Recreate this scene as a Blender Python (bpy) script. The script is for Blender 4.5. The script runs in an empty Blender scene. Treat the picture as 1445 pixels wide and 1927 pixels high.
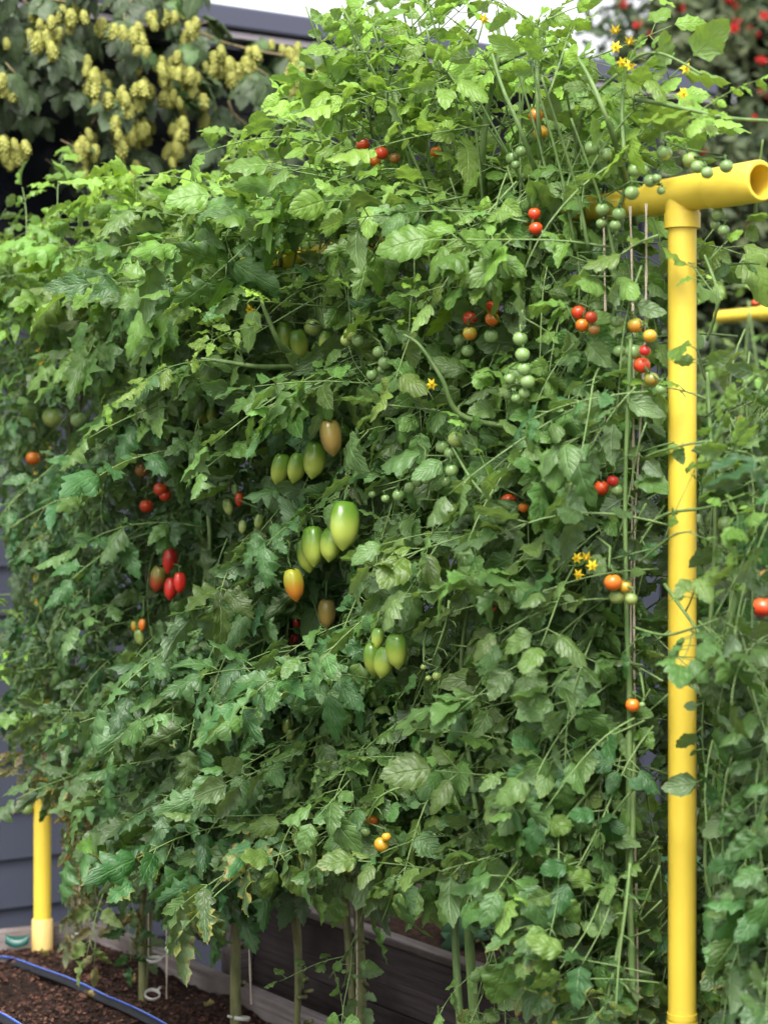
import bpy, math, random
from mathutils import Vector, Matrix, noise
R = math.radians
random.seed(11)
rnd = random.random
def U(a, b): return a + (b - a) * random.random()

# ------------------------------------------------------------------ camera, sky, sun, exposure
scene = bpy.context.scene
col = scene.collection
FPX, HOR, CX, EYE = 3900.0, 890.0, 722.5, 1.75          # focal length and horizon of the photograph, eye height
cd = bpy.data.cameras.new('camera')
cam = bpy.data.objects.new('camera', cd); col.objects.link(cam)
cam.location = (0, 0, EYE); cam.rotation_euler = (R(90), 0, 0)
cd.sensor_fit = 'VERTICAL'; cd.sensor_height = 36.0
cd.lens = FPX / 1927 * 36.0
cd.shift_y = -(1927 / 2 - HOR) / 1927
cd.clip_start = 0.05; cd.clip_end = 500
cd.dof.use_dof = True; cd.dof.focus_distance = 4.0; cd.dof.aperture_fstop = 4.0
scene.camera = cam

SUN_EL, SUN_AZ = R(56), R(192)
world = bpy.data.worlds.new('World'); scene.world = world; world.use_nodes = True
wt = world.node_tree; wt.nodes.clear()
sky = wt.nodes.new('ShaderNodeTexSky'); sky.sky_type = 'NISHITA'; sky.sun_disc = False
sky.sun_elevation = SUN_EL; sky.sun_rotation = SUN_AZ
sky.air_density = 1.0; sky.dust_density = 4.0; sky.ozone_density = 1.0
hs = wt.nodes.new('ShaderNodeHueSaturation'); hs.inputs['Saturation'].default_value = 0.12
bg = wt.nodes.new('ShaderNodeBackground'); bg.inputs['Strength'].default_value = 0.13
wo = wt.nodes.new('ShaderNodeOutputWorld')
wt.links.new(sky.outputs[0], hs.inputs['Color']); wt.links.new(hs.outputs[0], bg.inputs['Color']); wt.links.new(bg.outputs[0], wo.inputs[0])
sl = bpy.data.lights.new('sun', 'SUN'); sl.energy = 1.9; sl.angle = R(35); sl.color = (1.0, 0.97, 0.92)
so = bpy.data.objects.new('sun', sl); col.objects.link(so)
sdir = Vector((math.sin(SUN_AZ) * math.cos(SUN_EL), math.cos(SUN_AZ) * math.cos(SUN_EL), math.sin(SUN_EL)))
so.rotation_euler = sdir.to_track_quat('Z', 'Y').to_euler(); so.location = (0, 0, 12)
scene.view_settings.view_transform = 'Standard'; scene.view_settings.look = 'None'
scene.view_settings.exposure = 1.58; scene.view_settings.gamma = 1; scene.view_settings.use_curve_mapping = False

# ------------------------------------------------------------------ placing helpers
def P(px, py, Z): return Vector(((px - CX) / FPX * Z, Z, EYE - (py - HOR) / FPX * Z))
def PZ(px, py, z):                                       # where the sight line meets the height z
    return P(px, py, (EYE - z) * FPX / (py - HOR))
def proj(p): return CX + p.x / p.y * FPX, HOR - (p.z - EYE) / p.y * FPX
SOIL = EYE - 1.303
BEAM = EYE + 0.471
A1 = Vector((0.503, 3.50, 0)); A2 = Vector((-0.940, 5.71, 0))      # feet of the near and far post of the trellis
TD = (A2 - A1).normalized(); TL = (A2 - A1).length
TN = Vector((-TD.y, TD.x, 0))
if TN.y > 0: TN = -TN                                    # normal of the trellis, towards the camera
UP = Vector((0, 0, 1))
def W(px, py, off=0.1):                                  # where the sight line meets the trellis plane moved out by off
    o = A1 + TN * off
    d = Vector(((px - CX) / FPX, 1, 0))
    Z = o.dot(TN) / d.dot(TN)
    return P(px, py, Z)
def T(t, z, off=0.0):
    v = A1 + TD * (t * TL) + TN * off
    return Vector((v.x, v.y, z))
def tval(px): p = W(px, 900, 0); return (p - A1).dot(TD) / TL

def inside(x, y, poly):
    c = False; j = len(poly) - 1
    for i in range(len(poly)):
        xi, yi = poly[i]; xj, yj = poly[j]
        if (yi > y) != (yj > y) and x < (xj - xi) * (y - yi) / (yj - yi) + xi: c = not c
        j = i
    return c

# ------------------------------------------------------------------ object helpers
def tag(o, label=None, cat=None, group=None, kind=None):
    if label: o['label'] = label
    if cat: o['category'] = cat
    if group: o['group'] = group
    if kind: o['kind'] = kind
    return o
def thing(name, label, cat, loc=(0, 0, 0), group=None, rz=0):
    o = bpy.data.objects.new(name, None); col.objects.link(o)
    o.location = loc; o.rotation_euler = (0, 0, rz); o.empty_display_size = 0.05
    return tag(o, label, cat, group)
def put(name, me, parent=None, loc=None, rot=None):
    o = bpy.data.objects.new(name, me); col.objects.link(o)
    if parent is not None: o.parent = parent
    if loc is not None: o.location = loc
    if rot is not None: o.rotation_euler = rot
    return o

class MB:
    def __init__(s): s.v = []; s.f = []; s.m = []; s.uv = []; s.tone = []
    def add(s, vs, fs, mi=0, uvs=None, tone=0.5):
        b = len(s.v); s.v += [tuple(v) for v in vs]
        s.f += [tuple(b + i for i in f) for f in fs]; s.m += [mi] * len(fs)
        s.uv += uvs if uvs else [(0.5, 0.5)] * len(vs); s.tone += [tone] * len(vs)
        return b
    def tube(s, pts, rad, n=6, mi=0, cap=True, tone=0.5):
        pts = [Vector(p) for p in pts]; k = len(pts)
        if not hasattr(rad, '__len__'): rad = [rad] * k
        vs = []; prev = None
        for i, p in enumerate(pts):
            d = (pts[min(i + 1, k - 1)] - pts[max(i - 1, 0)])
            d = d.normalized() if d.length > 1e-9 else Vector((0, 0, 1))
            if prev is None:
                a = d.orthogonal().normalized()
            else:
                a = prev - d * prev.dot(d)
                a = a.normalized() if a.length > 1e-6 else d.orthogonal().normalized()
            prev = a; b = d.cross(a)
            for j in range(n):
                an = 2 * math.pi * j / n
                vs.append(p + (a * math.cos(an) + b * math.sin(an)) * rad[i])
        fs = [(i * n + j, i * n + (j + 1) % n, (i + 1) * n + (j + 1) % n, (i + 1) * n + j) for i in range(k - 1) for j in range(n)]
        if cap: fs += [tuple(range(n - 1, -1, -1)), tuple((k - 1) * n + j for j in range(n))]
        uv = [(j / n, i / max(1, k - 1)) for i in range(k) for j in range(n)]
        s.add(vs, fs, mi, uv, tone)
    def box(s, x0, x1, y0, y1, z0, z1, mi=0):
        vs = [(x, y, z) for z in (z0, z1) for y in (y0, y1) for x in (x0, x1)]
        s.add(vs, [(0, 2, 3, 1), (4, 5, 7, 6), (0, 1, 5, 4), (2, 6, 7, 3), (0, 4, 6, 2), (1, 3, 7, 5)], mi)
    def lathe(s, prof, n=16, mi=0):                      # prof: (r, z)
        vs = []; fs = []
        for r, z in prof:
            for j in range(n):
                a = 2 * math.pi * j / n; vs.append((r * math.cos(a), r * math.sin(a), z))
        for i in range(len(prof) - 1):
            for j in range(n): fs.append((i * n + j, i * n + (j + 1) % n, (i + 1) * n + (j + 1) % n, (i + 1) * n + j))
        s.add(vs, fs, mi)
    def mesh(s, name, mats, smooth=True, uv=False):
        me = bpy.data.meshes.new(name)
        me.from_pydata(s.v, [], s.f)
        for m in (mats if isinstance(mats, (list, tuple)) else [mats]): me.materials.append(m)
        me.polygons.foreach_set('material_index', s.m)
        if smooth: me.polygons.foreach_set('use_smooth', [True] * len(s.f))
        if uv:
            vi = [0] * len(me.loops); me.loops.foreach_get('vertex_index', vi)
            l = me.uv_layers.new(name='UVMap'); flat = []
            for i in vi: flat += s.uv[i]
            l.data.foreach_set('uv', flat)
            at = me.attributes.new('tone', 'FLOAT', 'POINT'); at.data.foreach_set('value', s.tone)
        me.update()
        return me
    def build(s, name, mats, parent=None, loc=None, smooth=True, uv=False):
        return put(name, s.mesh(name, mats, smooth, uv), parent, loc)

# ------------------------------------------------------------------ materials
class NT:
    def __init__(s, name):
        s.mat = bpy.data.materials.new(name); s.mat.use_nodes = True
        s.t = s.mat.node_tree; s.t.nodes.clear()
        s.out = s.n('ShaderNodeOutputMaterial')
    def n(s, ty, **kw):
        nd = s.t.nodes.new(ty)
        for k, v in kw.items(): setattr(nd, k, v)
        return nd
    def l(s, a, b): s.t.links.new(a, b)
    def setin(s, sock, v):
        if hasattr(v, 'is_output'): s.l(v, sock)
        else: sock.default_value = v
    def math(s, op, a, b=0.0, c=None):
        nd = s.n('ShaderNodeMath', operation=op); s.setin(nd.inputs[0], a); s.setin(nd.inputs[1], b)
        if c is not None: s.setin(nd.inputs[2], c)
        return nd.outputs[0]
    def mix(s, f, a, b, mode='MIX'):
        nd = s.n('ShaderNodeMix', data_type='RGBA', blend_type=mode)
        s.setin(nd.inputs[0], f); s.setin(nd.inputs[6], a); s.setin(nd.inputs[7], b)
        return nd.outputs[2]
    def noise(s, vec, scale, detail=3, rough=0.5):
        nd = s.n('ShaderNodeTexNoise'); nd.inputs['Scale'].default_value = scale
        nd.inputs['Detail'].default_value = detail; nd.inputs['Roughness'].default_value = rough
        if vec is not None: s.l(vec, nd.inputs['Vector'])
        return nd.outputs['Fac']
    def step(s, v, a, b, lo=0.0, hi=1.0):
        nd = s.n('ShaderNodeMapRange', interpolation_type='SMOOTHSTEP'); s.setin(nd.inputs[0], v)
        nd.inputs[1].default_value = a; nd.inputs[2].default_value = b; nd.inputs[3].default_value = lo; nd.inputs[4].default_value = hi
        return nd.outputs[0]
    def bump(s, h, strength, dist):
        nd = s.n('ShaderNodeBump'); nd.inputs['Strength'].default_value = strength; nd.inputs['Distance'].default_value = dist
        s.l(h, nd.inputs['Height']); return nd.outputs[0]
    def pbsdf(s, color, rough=0.5, spec=0.5, normal=None, **kw):
        nd = s.n('ShaderNodeBsdfPrincipled'); s.setin(nd.inputs['Base Color'], color); s.setin(nd.inputs['Roughness'], rough)
        nd.inputs['Specular IOR Level'].default_value = spec
        for k, v in kw.items(): s.setin(nd.inputs[k.replace('_', ' ')], v)
        if normal is not None: s.l(normal, nd.inputs['Normal'])
        return nd.outputs[0]
    def done(s, sh): s.l(sh, s.out.inputs[0]); return s.mat
C4 = lambda r, g, b: (r, g, b, 1)

def leaf_material(name, vein_n=6.5, slope=0.30, trans=0.34, bump=0.55, rough=0.43, spec=0.5):
    m = NT(name)
    uvn = m.n('ShaderNodeUVMap', uv_map='UVMap'); sp = m.n('ShaderNodeSeparateXYZ'); m.l(uvn.outputs[0], sp.inputs[0])
    u = m.math('ABSOLUTE', m.math('MULTIPLY', m.math('SUBTRACT', sp.outputs[0], 0.5), 2.0)); v = sp.outputs[1]
    oi = m.n('ShaderNodeObjectInfo')
    tn = m.n('ShaderNodeAttribute', attribute_name='tone').outputs['Fac']
    tint = m.n('ShaderNodeAttribute', attribute_name='leaf_tint', attribute_type='OBJECT').outputs['Color']
    age = m.n('ShaderNodeAttribute', attribute_name='wear', attribute_type='OBJECT').outputs['Fac']
    geo = m.n('ShaderNodeNewGeometry')
    tc = m.n('ShaderNodeTexCoord').outputs['Object']
    q = m.math('MULTIPLY', m.math('SUBTRACT', m.math('ADD', v, m.math('MULTIPLY', m.math('SUBTRACT', m.noise(tc, 70.0, 2), 0.5), 0.10)), m.math('MULTIPLY', u, m.math('ADD', slope - 0.08, m.math('MULTIPLY', tn, 0.16)))), m.math('ADD', vein_n - 1.2, m.math('MULTIPLY', tn, 2.2)))
    tri = m.math('MULTIPLY', m.math('ABSOLUTE', m.math('SUBTRACT', m.math('FRACT', q), 0.5)), 2.0)
    lat = m.step(tri, 0.80, 1.0)
    mid = m.step(u, 0.03, 0.10, 1.0, 0.0)
    vein = m.math('MAXIMUM', m.math('MULTIPLY', lat, m.step(u, 0.5, 1.0, 0.8, 0.15)), mid)
    n1 = m.noise(tc, 38.0, 2)
    n2 = m.noise(tc, 240.0, 3)
    # colour: tint varied by leaflet and by patches, paler veins, pale dull underside
    var = m.math('ADD', m.math('MULTIPLY', tn, 0.5), m.math('ADD', 0.60, m.math('MULTIPLY', n1, 0.34)))
    c = m.mix(1.0, tint, (1, 1, 1, 1), 'MULTIPLY')
    vm = m.n('ShaderNodeVectorMath', operation='SCALE'); m.l(c, vm.inputs[0]); m.l(var, vm.inputs['Scale'])
    c = vm.outputs[0]
    c = m.mix(m.math('MULTIPLY', vein, 0.12), c, C4(0.22, 0.36, 0.10))
    # yellowing and brown edges on worn leaves
    edge = m.math('ADD', m.math('MAXIMUM', u, m.step(v, 0.72, 1.0)), m.math('MULTIPLY', m.math('SUBTRACT', m.noise(tc, 60.0, 3), 0.5), 1.5))
    wy = m.step(m.math('ADD', edge, m.math('MULTIPLY', age, 1.1)), 1.35, 1.75)
    wb = m.step(m.math('ADD', edge, m.math('MULTIPLY', age, 0.95)), 1.62, 1.80)
    c = m.mix(m.math('MULTIPLY', wy, 0.75), c, C4(0.27, 0.25, 0.045))
    c = m.mix(m.math('MULTIPLY', wb, 0.85), c, C4(0.16, 0.075, 0.03))
    back = m.mix(0.45, c, C4(0.17, 0.24, 0.14))
    c = m.mix(geo.outputs['Backfacing'], c, back)
    # relief: blade pillows up between the veins, fine wrinkles
    h = m.math('SUBTRACT', m.math('MULTIPLY', n2, 0.35), m.math('MULTIPLY', m.math('POWER', tri, 3.0), 0.32))
    h = m.math('ADD', h, m.math('MULTIPLY', n1, 0.9))
    h = m.math('SUBTRACT', h, m.math('MULTIPLY', mid, 0.6))
    nb = m.bump(h, bump, 0.004)
    pb = m.pbsdf(c, rough, spec, nb)
    tr = m.n('ShaderNodeBsdfTranslucent')
    tcx = m.mix(1.0, c, C4(1.55, 1.55, 0.55), 'MULTIPLY'); m.l(tcx, tr.inputs[0]); m.l(nb, tr.inputs['Normal'])
    ms = m.n('ShaderNodeMixShader'); ms.inputs[0].default_value = trans; m.l(pb, ms.inputs[1]); m.l(tr.outputs[0], ms.inputs[2])
    return m.done(ms.outputs[0])
def stem_material(name, ca, cb, scale=60):
    m = NT(name); tc = m.n('ShaderNodeTexCoord').outputs['Object']
    mp = m.n('ShaderNodeMapping'); mp.inputs['Scale'].default_value = (1, 1, 0.25); m.l(tc, mp.inputs[0])
    f = m.noise(mp.outputs[0], scale, 4, 0.6)
    return m.done(m.pbsdf(m.mix(m.step(f, 0.3, 0.7), ca, cb), 0.6, 0.35, m.bump(f, 0.4, 0.004)))
def fruit_material():
    m = NT('tomato_skin')
    ca = m.n('ShaderNodeAttribute', attribute_name='shoulder_colour', attribute_type='OBJECT').outputs['Color']
    cb = m.n('ShaderNodeAttribute', attribute_name='tip_colour', attribute_type='OBJECT').outputs['Color']
    tc = m.n('ShaderNodeTexCoord'); sp = m.n('ShaderNodeSeparateXYZ'); m.l(tc.outputs['Generated'], sp.inputs[0])
    nz = m.noise(tc.outputs['Object'], 40, 2)
    mp = m.n('ShaderNodeMapping'); mp.inputs['Scale'].default_value = (1, 1, 0.12); m.l(tc.outputs['Object'], mp.inputs[0])
    streak = m.noise(mp.outputs[0], 300, 2)
    f = m.step(m.math('ADD', sp.outputs[2], m.math('MULTIPLY', m.math('SUBTRACT', m.math('ADD', nz, m.math('MULTIPLY', streak, 0.6)), 0.8), 0.8)), 0.30, 0.80)
    c = m.mix(f, cb, ca)
    c = m.mix(m.math('MULTIPLY', m.step(streak, 0.5, 0.75), 0.18), c, C4(0.5, 0.5, 0.25))
    return m.done(m.pbsdf(c, m.step(nz, .3, .7, .20, .36), 0.5, None, Subsurface_Weight=0.08, Subsurface_Radius=(0.01, 0.006, 0.003), Coat_Weight=0.15, Coat_Roughness=0.1))
def wood_material(name, ca, cb, cc):
    m = NT(name); tc = m.n('ShaderNodeTexCoord').outputs['Object']; oi = m.n('ShaderNodeObjectInfo')
    ofs = m.n('ShaderNodeVectorMath', operation='SCALE'); ofs.inputs[0].default_value = (37, 11, 5); m.l(oi.outputs['Random'], ofs.inputs['Scale'])
    ad = m.n('ShaderNodeVectorMath', operation='ADD'); m.l(tc, ad.inputs[0]); m.l(ofs.outputs[0], ad.inputs[1])
    mp = m.n('ShaderNodeMapping'); mp.inputs['Scale'].default_value = (0.05, 1, 1); m.l(ad.outputs[0], mp.inputs[0])
    g = m.noise(mp.outputs[0], 90, 5, 0.6); big = m.noise(ad.outputs[0], 4.0, 3)
    mp2 = m.n('ShaderNodeMapping'); mp2.inputs['Scale'].default_value = (0.02, 1, 1); m.l(ad.outputs[0], mp2.inputs[0])
    crack = m.noise(mp2.outputs[0], 160, 2)
    c = m.mix(m.step(g, 0.3, 0.7), ca, cb); c = m.mix(m.step(big, 0.45, 0.7), c, cc)
    ck = m.step(crack, 0.62, 0.70)
    c = m.mix(m.math('MULTIPLY', ck, 0.6), c, C4(0.03, 0.025, 0.025))
    h = m.math('SUBTRACT', g, m.math('MULTIPLY', ck, 0.8))
    return m.done(m.pbsdf(c, 0.85, 0.2, m.bump(h, 0.6, 0.004)))
def plain(name, colr, rough=0.5, spec=0.5, var=0.12, scale=12, bump=0.0, dirt=None):
    m = NT(name); tc = m.n('ShaderNodeTexCoord').outputs['Object']
    n = m.noise(tc, scale, 4, 0.6)
    vm = m.n('ShaderNodeVectorMath', operation='SCALE'); vm.inputs[0].default_value = colr[:3]
    m.l(m.math('ADD', 1 - var, m.math('MULTIPLY', n, 2 * var)), vm.inputs['Scale']); c = vm.outputs[0]
    if dirt: c = m.mix(m.math('MULTIPLY', m.step(m.noise(tc, dirt[0], 5, 0.7), dirt[1], dirt[1] + 0.08), dirt[3]), c, dirt[2])
    return m.done(m.pbsdf(c, m.step(n, 0.2, 0.8, rough - 0.08, rough + 0.08), spec, m.bump(n, bump, 0.01) if bump else None))

M_leaf = leaf_material('tomato_leaf')
M_hopleaf = leaf_material('hop_leaf_blade', 5, 0.45, 0.12, 0.4, 0.5, 0.4)
M_squash = leaf_material('squash_leaf_blade', 5, 0.5, 0.25, 0.4, 0.6, 0.3)
M_stem = stem_material('green_stem', C4(0.085, 0.155, 0.04), C4(0.15, 0.22, 0.075))
M_oldstem = stem_material('old_stem', C4(0.075, 0.085, 0.03), C4(0.15, 0.15, 0.06))
M_fruit = fruit_material()
M_calyx = plain('calyx_green', (0.07, 0.13, 0.04), 0.6, 0.3)
M_petal = plain('yellow_petal', (0.80, 0.58, 0.02), 0.5, 0.3)
M_anther = plain('orange_anther', (0.75, 0.36, 0.02), 0.5, 0.3)
M_pipe = plain('yellow_pipe_plastic', (0.76, 0.56, 0.060), 0.48, 0.45, 0.08, 8, 0.0, (26, 0.66, C4(0.42, 0.30, 0.06), 0.5))
M_coup = plain('faded_coupling_plastic', (0.68, 0.47, 0.16), 0.45, 0.4, 0.06, 20, 0.0, (60, 0.72, C4(0.06, 0.04, 0.02), 0.9))
M_siding = plain('slate_blue_paint', (0.043, 0.048, 0.070), 0.55, 0.35, 0.10, 5, 0.05)
M_fascia = plain('dark_blue_gutter_paint', (0.060, 0.064, 0.098), 0.35, 0.5, 0.06, 5)
M_soffit = plain('soffit_paint', (0.30, 0.27, 0.30), 0.6, 0.3, 0.1, 8)
M_roof = plain('roof_sheet', (0.05, 0.05, 0.055), 0.7, 0.3, 0.2, 30, 0.3)
M_dark = plain('dark_panel_finish', (0.006, 0.007, 0.011), 0.25, 0.25, 0.1, 4)  # near-black finish for the framed panel on the house wall
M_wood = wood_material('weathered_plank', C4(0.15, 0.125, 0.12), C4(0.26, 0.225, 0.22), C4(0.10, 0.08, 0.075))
M_wooddark = wood_material('dark_plank', C4(0.060, 0.047, 0.046), C4(0.105, 0.085, 0.083), C4(0.045, 0.034, 0.033))  # darker plank wood for the front and end of the tall bed
M_twine = plain('jute_twine', (0.55, 0.47, 0.37), 0.9, 0.1, 0.2, 300, 0.4)
M_clip = plain('clear_plastic_clip', (0.36, 0.35, 0.32), 0.35, 0.5, 0.1, 200)
M_black = plain('black_plastic', (0.012, 0.013, 0.016), 0.4, 0.5)
M_blue = plain('blue_stripe', (0.02, 0.055, 0.42), 0.35, 0.5)
M_lblue = plain('pale_blue_stripe', (0.30, 0.50, 0.85), 0.35, 0.5)
M_teal = plain('teal_plastic', (0.008, 0.07, 0.055), 0.4, 0.5)
M_cone = plain('hop_bract', (0.26, 0.265, 0.055), 0.6, 0.3, 0.25, 60)
M_vine = stem_material('hop_bine', C4(0.16, 0.12, 0.06), C4(0.24, 0.20, 0.10))
M_bark = stem_material('bark', C4(0.06, 0.045, 0.035), C4(0.12, 0.09, 0.07), 20)
M_red = plain('red_flower', (0.50, 0.022, 0.020), 0.55, 0.3, 0.3, 40)
m = NT('tree_leaf'); tnn = m.n('ShaderNodeAttribute', attribute_name='tone').outputs['Fac']
pb = m.pbsdf(m.mix(tnn, C4(0.030, 0.055, 0.030), C4(0.11, 0.13, 0.06)), 0.5, 0.4)
tr = m.n('ShaderNodeBsdfTranslucent'); tr.inputs[0].default_value = C4(0.10, 0.16, 0.05)
ms = m.n('ShaderNodeMixShader'); ms.inputs[0].default_value = 0.2; m.l(pb, ms.inputs[1]); m.l(tr.outputs[0], ms.inputs[2]); M_treeleaf = m.done(ms.outputs[0])
m = NT('garden_soil'); tc = m.n('ShaderNodeTexCoord').outputs['Object']
a = m.noise(tc, 3.0, 3); b = m.noise(tc, 55.0, 6, 0.75); c3 = m.noise(tc, 300.0, 3)
c = m.mix(m.step(b, 0.35, 0.72), C4(0.016, 0.010, 0.008), C4(0.115, 0.060, 0.040)); c = m.mix(m.step(a, 0.42, 0.62, 0.0, 0.7), c, C4(0.020, 0.013, 0.011))
M_soil = m.done(m.pbsdf(c, 0.9, 0.15, m.bump(m.math('ADD', b, m.math('MULTIPLY', c3, 0.5)), 1.0, 0.02)))
m = NT('mulch_chip'); tnn = m.n('ShaderNodeAttribute', attribute_name='tone').outputs['Fac']
M_chip = m.done(m.pbsdf(m.mix(tnn, C4(0.012, 0.007, 0.006), C4(0.135, 0.062, 0.040)), 0.85, 0.2))
m = NT('ground_bark'); tc = m.n('ShaderNodeTexCoord').outputs['Object']
b = m.noise(tc, 14.0, 6, 0.7)
M_ground = m.done(m.pbsdf(m.mix(m.step(b, 0.35, 0.7), C4(0.022, 0.018, 0.018), C4(0.085, 0.068, 0.070)), 0.9, 0.2, m.bump(b, 0.8, 0.03)))

# ------------------------------------------------------------------ ground and house
g = MB(); N = 16
g.add([(x * 40 - 320, y * 40 - 320, 0) for y in range(N + 1) for x in range(N + 1)],
      [(y * (N + 1) + x, y * (N + 1) + x + 1, (y + 1) * (N + 1) + x + 1, (y + 1) * (N + 1) + x) for y in range(N) for x in range(N)])
tag(g.build('ground', M_ground), kind='structure')

WD = Vector((0.8266, 0.5627, 0)); WN = Vector((0.5627, -0.8266, 0))
W0 = Vector(((300 - CX) / FPX * 6.9, 6.9, 0))
HANG = math.atan2(WD.y, WD.x)
house = thing('house', 'slate blue house wall of lap boards under a dark flat eave', 'house', W0, rz=HANG)   # local x along the wall, -y towards the camera
SX0, SX1 = -2.6, 2.08
EX = 0.155
nb = 21
for i in range(nb):
    z0 = 0.06 + i * EX
    b = MB()
    # lap board: thick butt at the bottom, thin at the top, tucked under the next
    vs = [(SX0, -0.026, z0), (SX1, -0.026, z0), (SX1, -0.010, z0 + EX + 0.012), (SX0, -0.010, z0 + EX + 0.012),
          (SX0, 0.0, z0), (SX1, 0.0, z0), (SX1, 0.0, z0 + EX + 0.012), (SX0, 0.0, z0 + EX + 0.012)]
    b.add(vs, [(0, 1, 2, 3), (4, 7, 6, 5), (0, 4, 5, 1), (3, 2, 6, 7), (0, 3, 7, 4), (1, 5, 6, 2)])
    b.build('siding_board', M_siding, house, smooth=False)
b = MB(); b.box(SX0, SX1, 0.004, 0.16, 0, 3.18); b.build('wall_core', M_siding, house, smooth=False)
b = MB(); b.box(SX1 + 0.002, SX1 + 0.09, -0.05, 4.0, 0, 3.16); b.build('side_wall', M_siding, house, smooth=False)
ETOP = EYE + 1.478
b = MB(); b.box(SX0, SX1 + 0.03, -0.44, -0.40, ETOP - 0.070, ETOP); o = b.build('gutter', M_fascia, house, smooth=False)
md = o.modifiers.new('bevel', 'BEVEL'); md.width = 0.008; md.segments = 2
b = MB(); b.box(SX0, SX1 + 0.02, -0.425, -0.30, ETOP - 0.098, ETOP - 0.078); b.build('drip_board', M_soffit, house, smooth=False)
b = MB(); b.box(SX0, SX1 + 0.02, -0.38, 0.0, ETOP - 0.125, ETOP - 0.100); b.build('soffit', M_fascia, house, smooth=False)
b = MB(); b.box(SX0, SX1 + 0.03, -0.398, 4.2, ETOP - 0.06, ETOP - 0.004); b.build('roof', M_roof, house, smooth=False)
# a near-black framed panel added on the wall behind the hops
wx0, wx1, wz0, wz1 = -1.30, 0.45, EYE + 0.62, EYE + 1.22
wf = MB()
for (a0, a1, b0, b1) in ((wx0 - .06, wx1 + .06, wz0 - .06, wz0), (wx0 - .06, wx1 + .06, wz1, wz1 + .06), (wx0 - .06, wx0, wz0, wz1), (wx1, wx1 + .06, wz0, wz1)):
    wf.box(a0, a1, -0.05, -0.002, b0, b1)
panel_rim = wf.build('dark_panel_rim', M_dark, house, smooth=False)
b = MB(); b.box(wx0, wx1, -0.036, -0.030, wz0, wz1); b.build('dark_panel', M_dark, panel_rim, smooth=False)

# ------------------------------------------------------------------ raised beds
def plank(parent, p0, p1, z0, z1, th, mat, name='plank', side=1):
    d = p1 - p0; d.z = 0; L = d.length; k = max(2, int(L / 0.12))
    b = MB(); vs = []; sd = U(0, 100)
    for i in range(k + 1):
        x = L * i / k
        w = [0.003 * noise.noise((x * 2.3, sd, q)) for q in range(4)]
        y0, y1 = (0, th) if side > 0 else (-th, 0)
        vs += [(x, y0 + w[0], z0), (x, y1 + w[1], z0), (x, y1 + w[2], z1 + w[3]), (x, y0 + w[0], z1 + w[3] * 0.6)]
    fs = [(i * 4 + j, i * 4 + (j + 1) % 4, i * 4 + 4 + (j + 1) % 4, i * 4 + 4 + j) for i in range(k) for j in range(4)]
    fs = [tuple(reversed(f)) for f in fs] + [(0, 1, 2, 3), (k * 4 + 3, k * 4 + 2, k * 4 + 1, k * 4)]
    b.add(vs, fs)
    o = b.build(name, mat, parent, smooth=False)
    o.location = Vector((p0.x, p0.y, 0)) - parent.location; o.rotation_euler = (0, 0, math.atan2(d.y, d.x))
    md = o.modifiers.new('bevel', 'BEVEL'); md.width = 0.004; md.segments = 2; md.limit_method = 'ANGLE'
    return o
BT = SOIL + 0.045
Cn = PZ(167, 1735, BT); e1 = (PZ(619, 1929, BT) - Cn).normalized(); e2 = (PZ(0, 1753, BT) - Cn).normalized()
bed = thing('raised_bed', 'weathered timber raised bed with dark soil and yellow trellis posts standing in it', 'raised bed', (Cn.x, Cn.y, 0))
far_out = Cn
near = Cn + e1 * 2.75
sgn = 1 if (Vector((-e1.y, e1.x, 0)).dot(e2) < 0) else -1          # plank thickness lies outside the soil
for k in range(3):
    z1 = BT - 0.15 * k; z0 = z1 - 0.146
    plank(bed, Cn, near, max(0.005, z0), z1, 0.040, M_wood, side=sgn)
    plank(bed, Cn + e2 * 0.0, Cn + e2 * 1.15, max(0.005, z0), z1, 0.040, M_wood, side=-sgn)
    plank(bed, Cn + e2 * 1.15, Cn + e2 * 1.15 + e1 * 2.75, max(0.005, z0), z1, 0.040, M_wood, side=-sgn)
# soil as a lumpy sheet
g = MB(); nx, ny = 150, 60; vs = []
for j in range(ny + 1):
    for i in range(nx + 1):
        p = Cn + e1 * (2.75 * i / nx) + e2 * (1.15 * j / ny)
        h = 0.016 * noise.noise((p.x * 5, p.y * 5, 1)) + 0.012 * noise.noise((p.x * 17, p.y * 17, 4)) + 0.006 * noise.noise((p.x * 50, p.y * 50, 9))
        vs.append((p.x, p.y, SOIL + h))
fs = [(j * (nx + 1) + i, j * (nx + 1) + i + 1, (j + 1) * (nx + 1) + i + 1, (j + 1) * (nx + 1) + i) for j in range(ny) for i in range(nx)]
g.add(vs, fs); tag(g.build('soil', M_soil), kind='structure')
def soilz(p): return SOIL + 0.016 * noise.noise((p.x * 5, p.y * 5, 1)) + 0.012 * noise.noise((p.x * 17, p.y * 17, 4)) + 0.006 * noise.noise((p.x * 50, p.y * 50, 9))
ch = MB()
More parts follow.
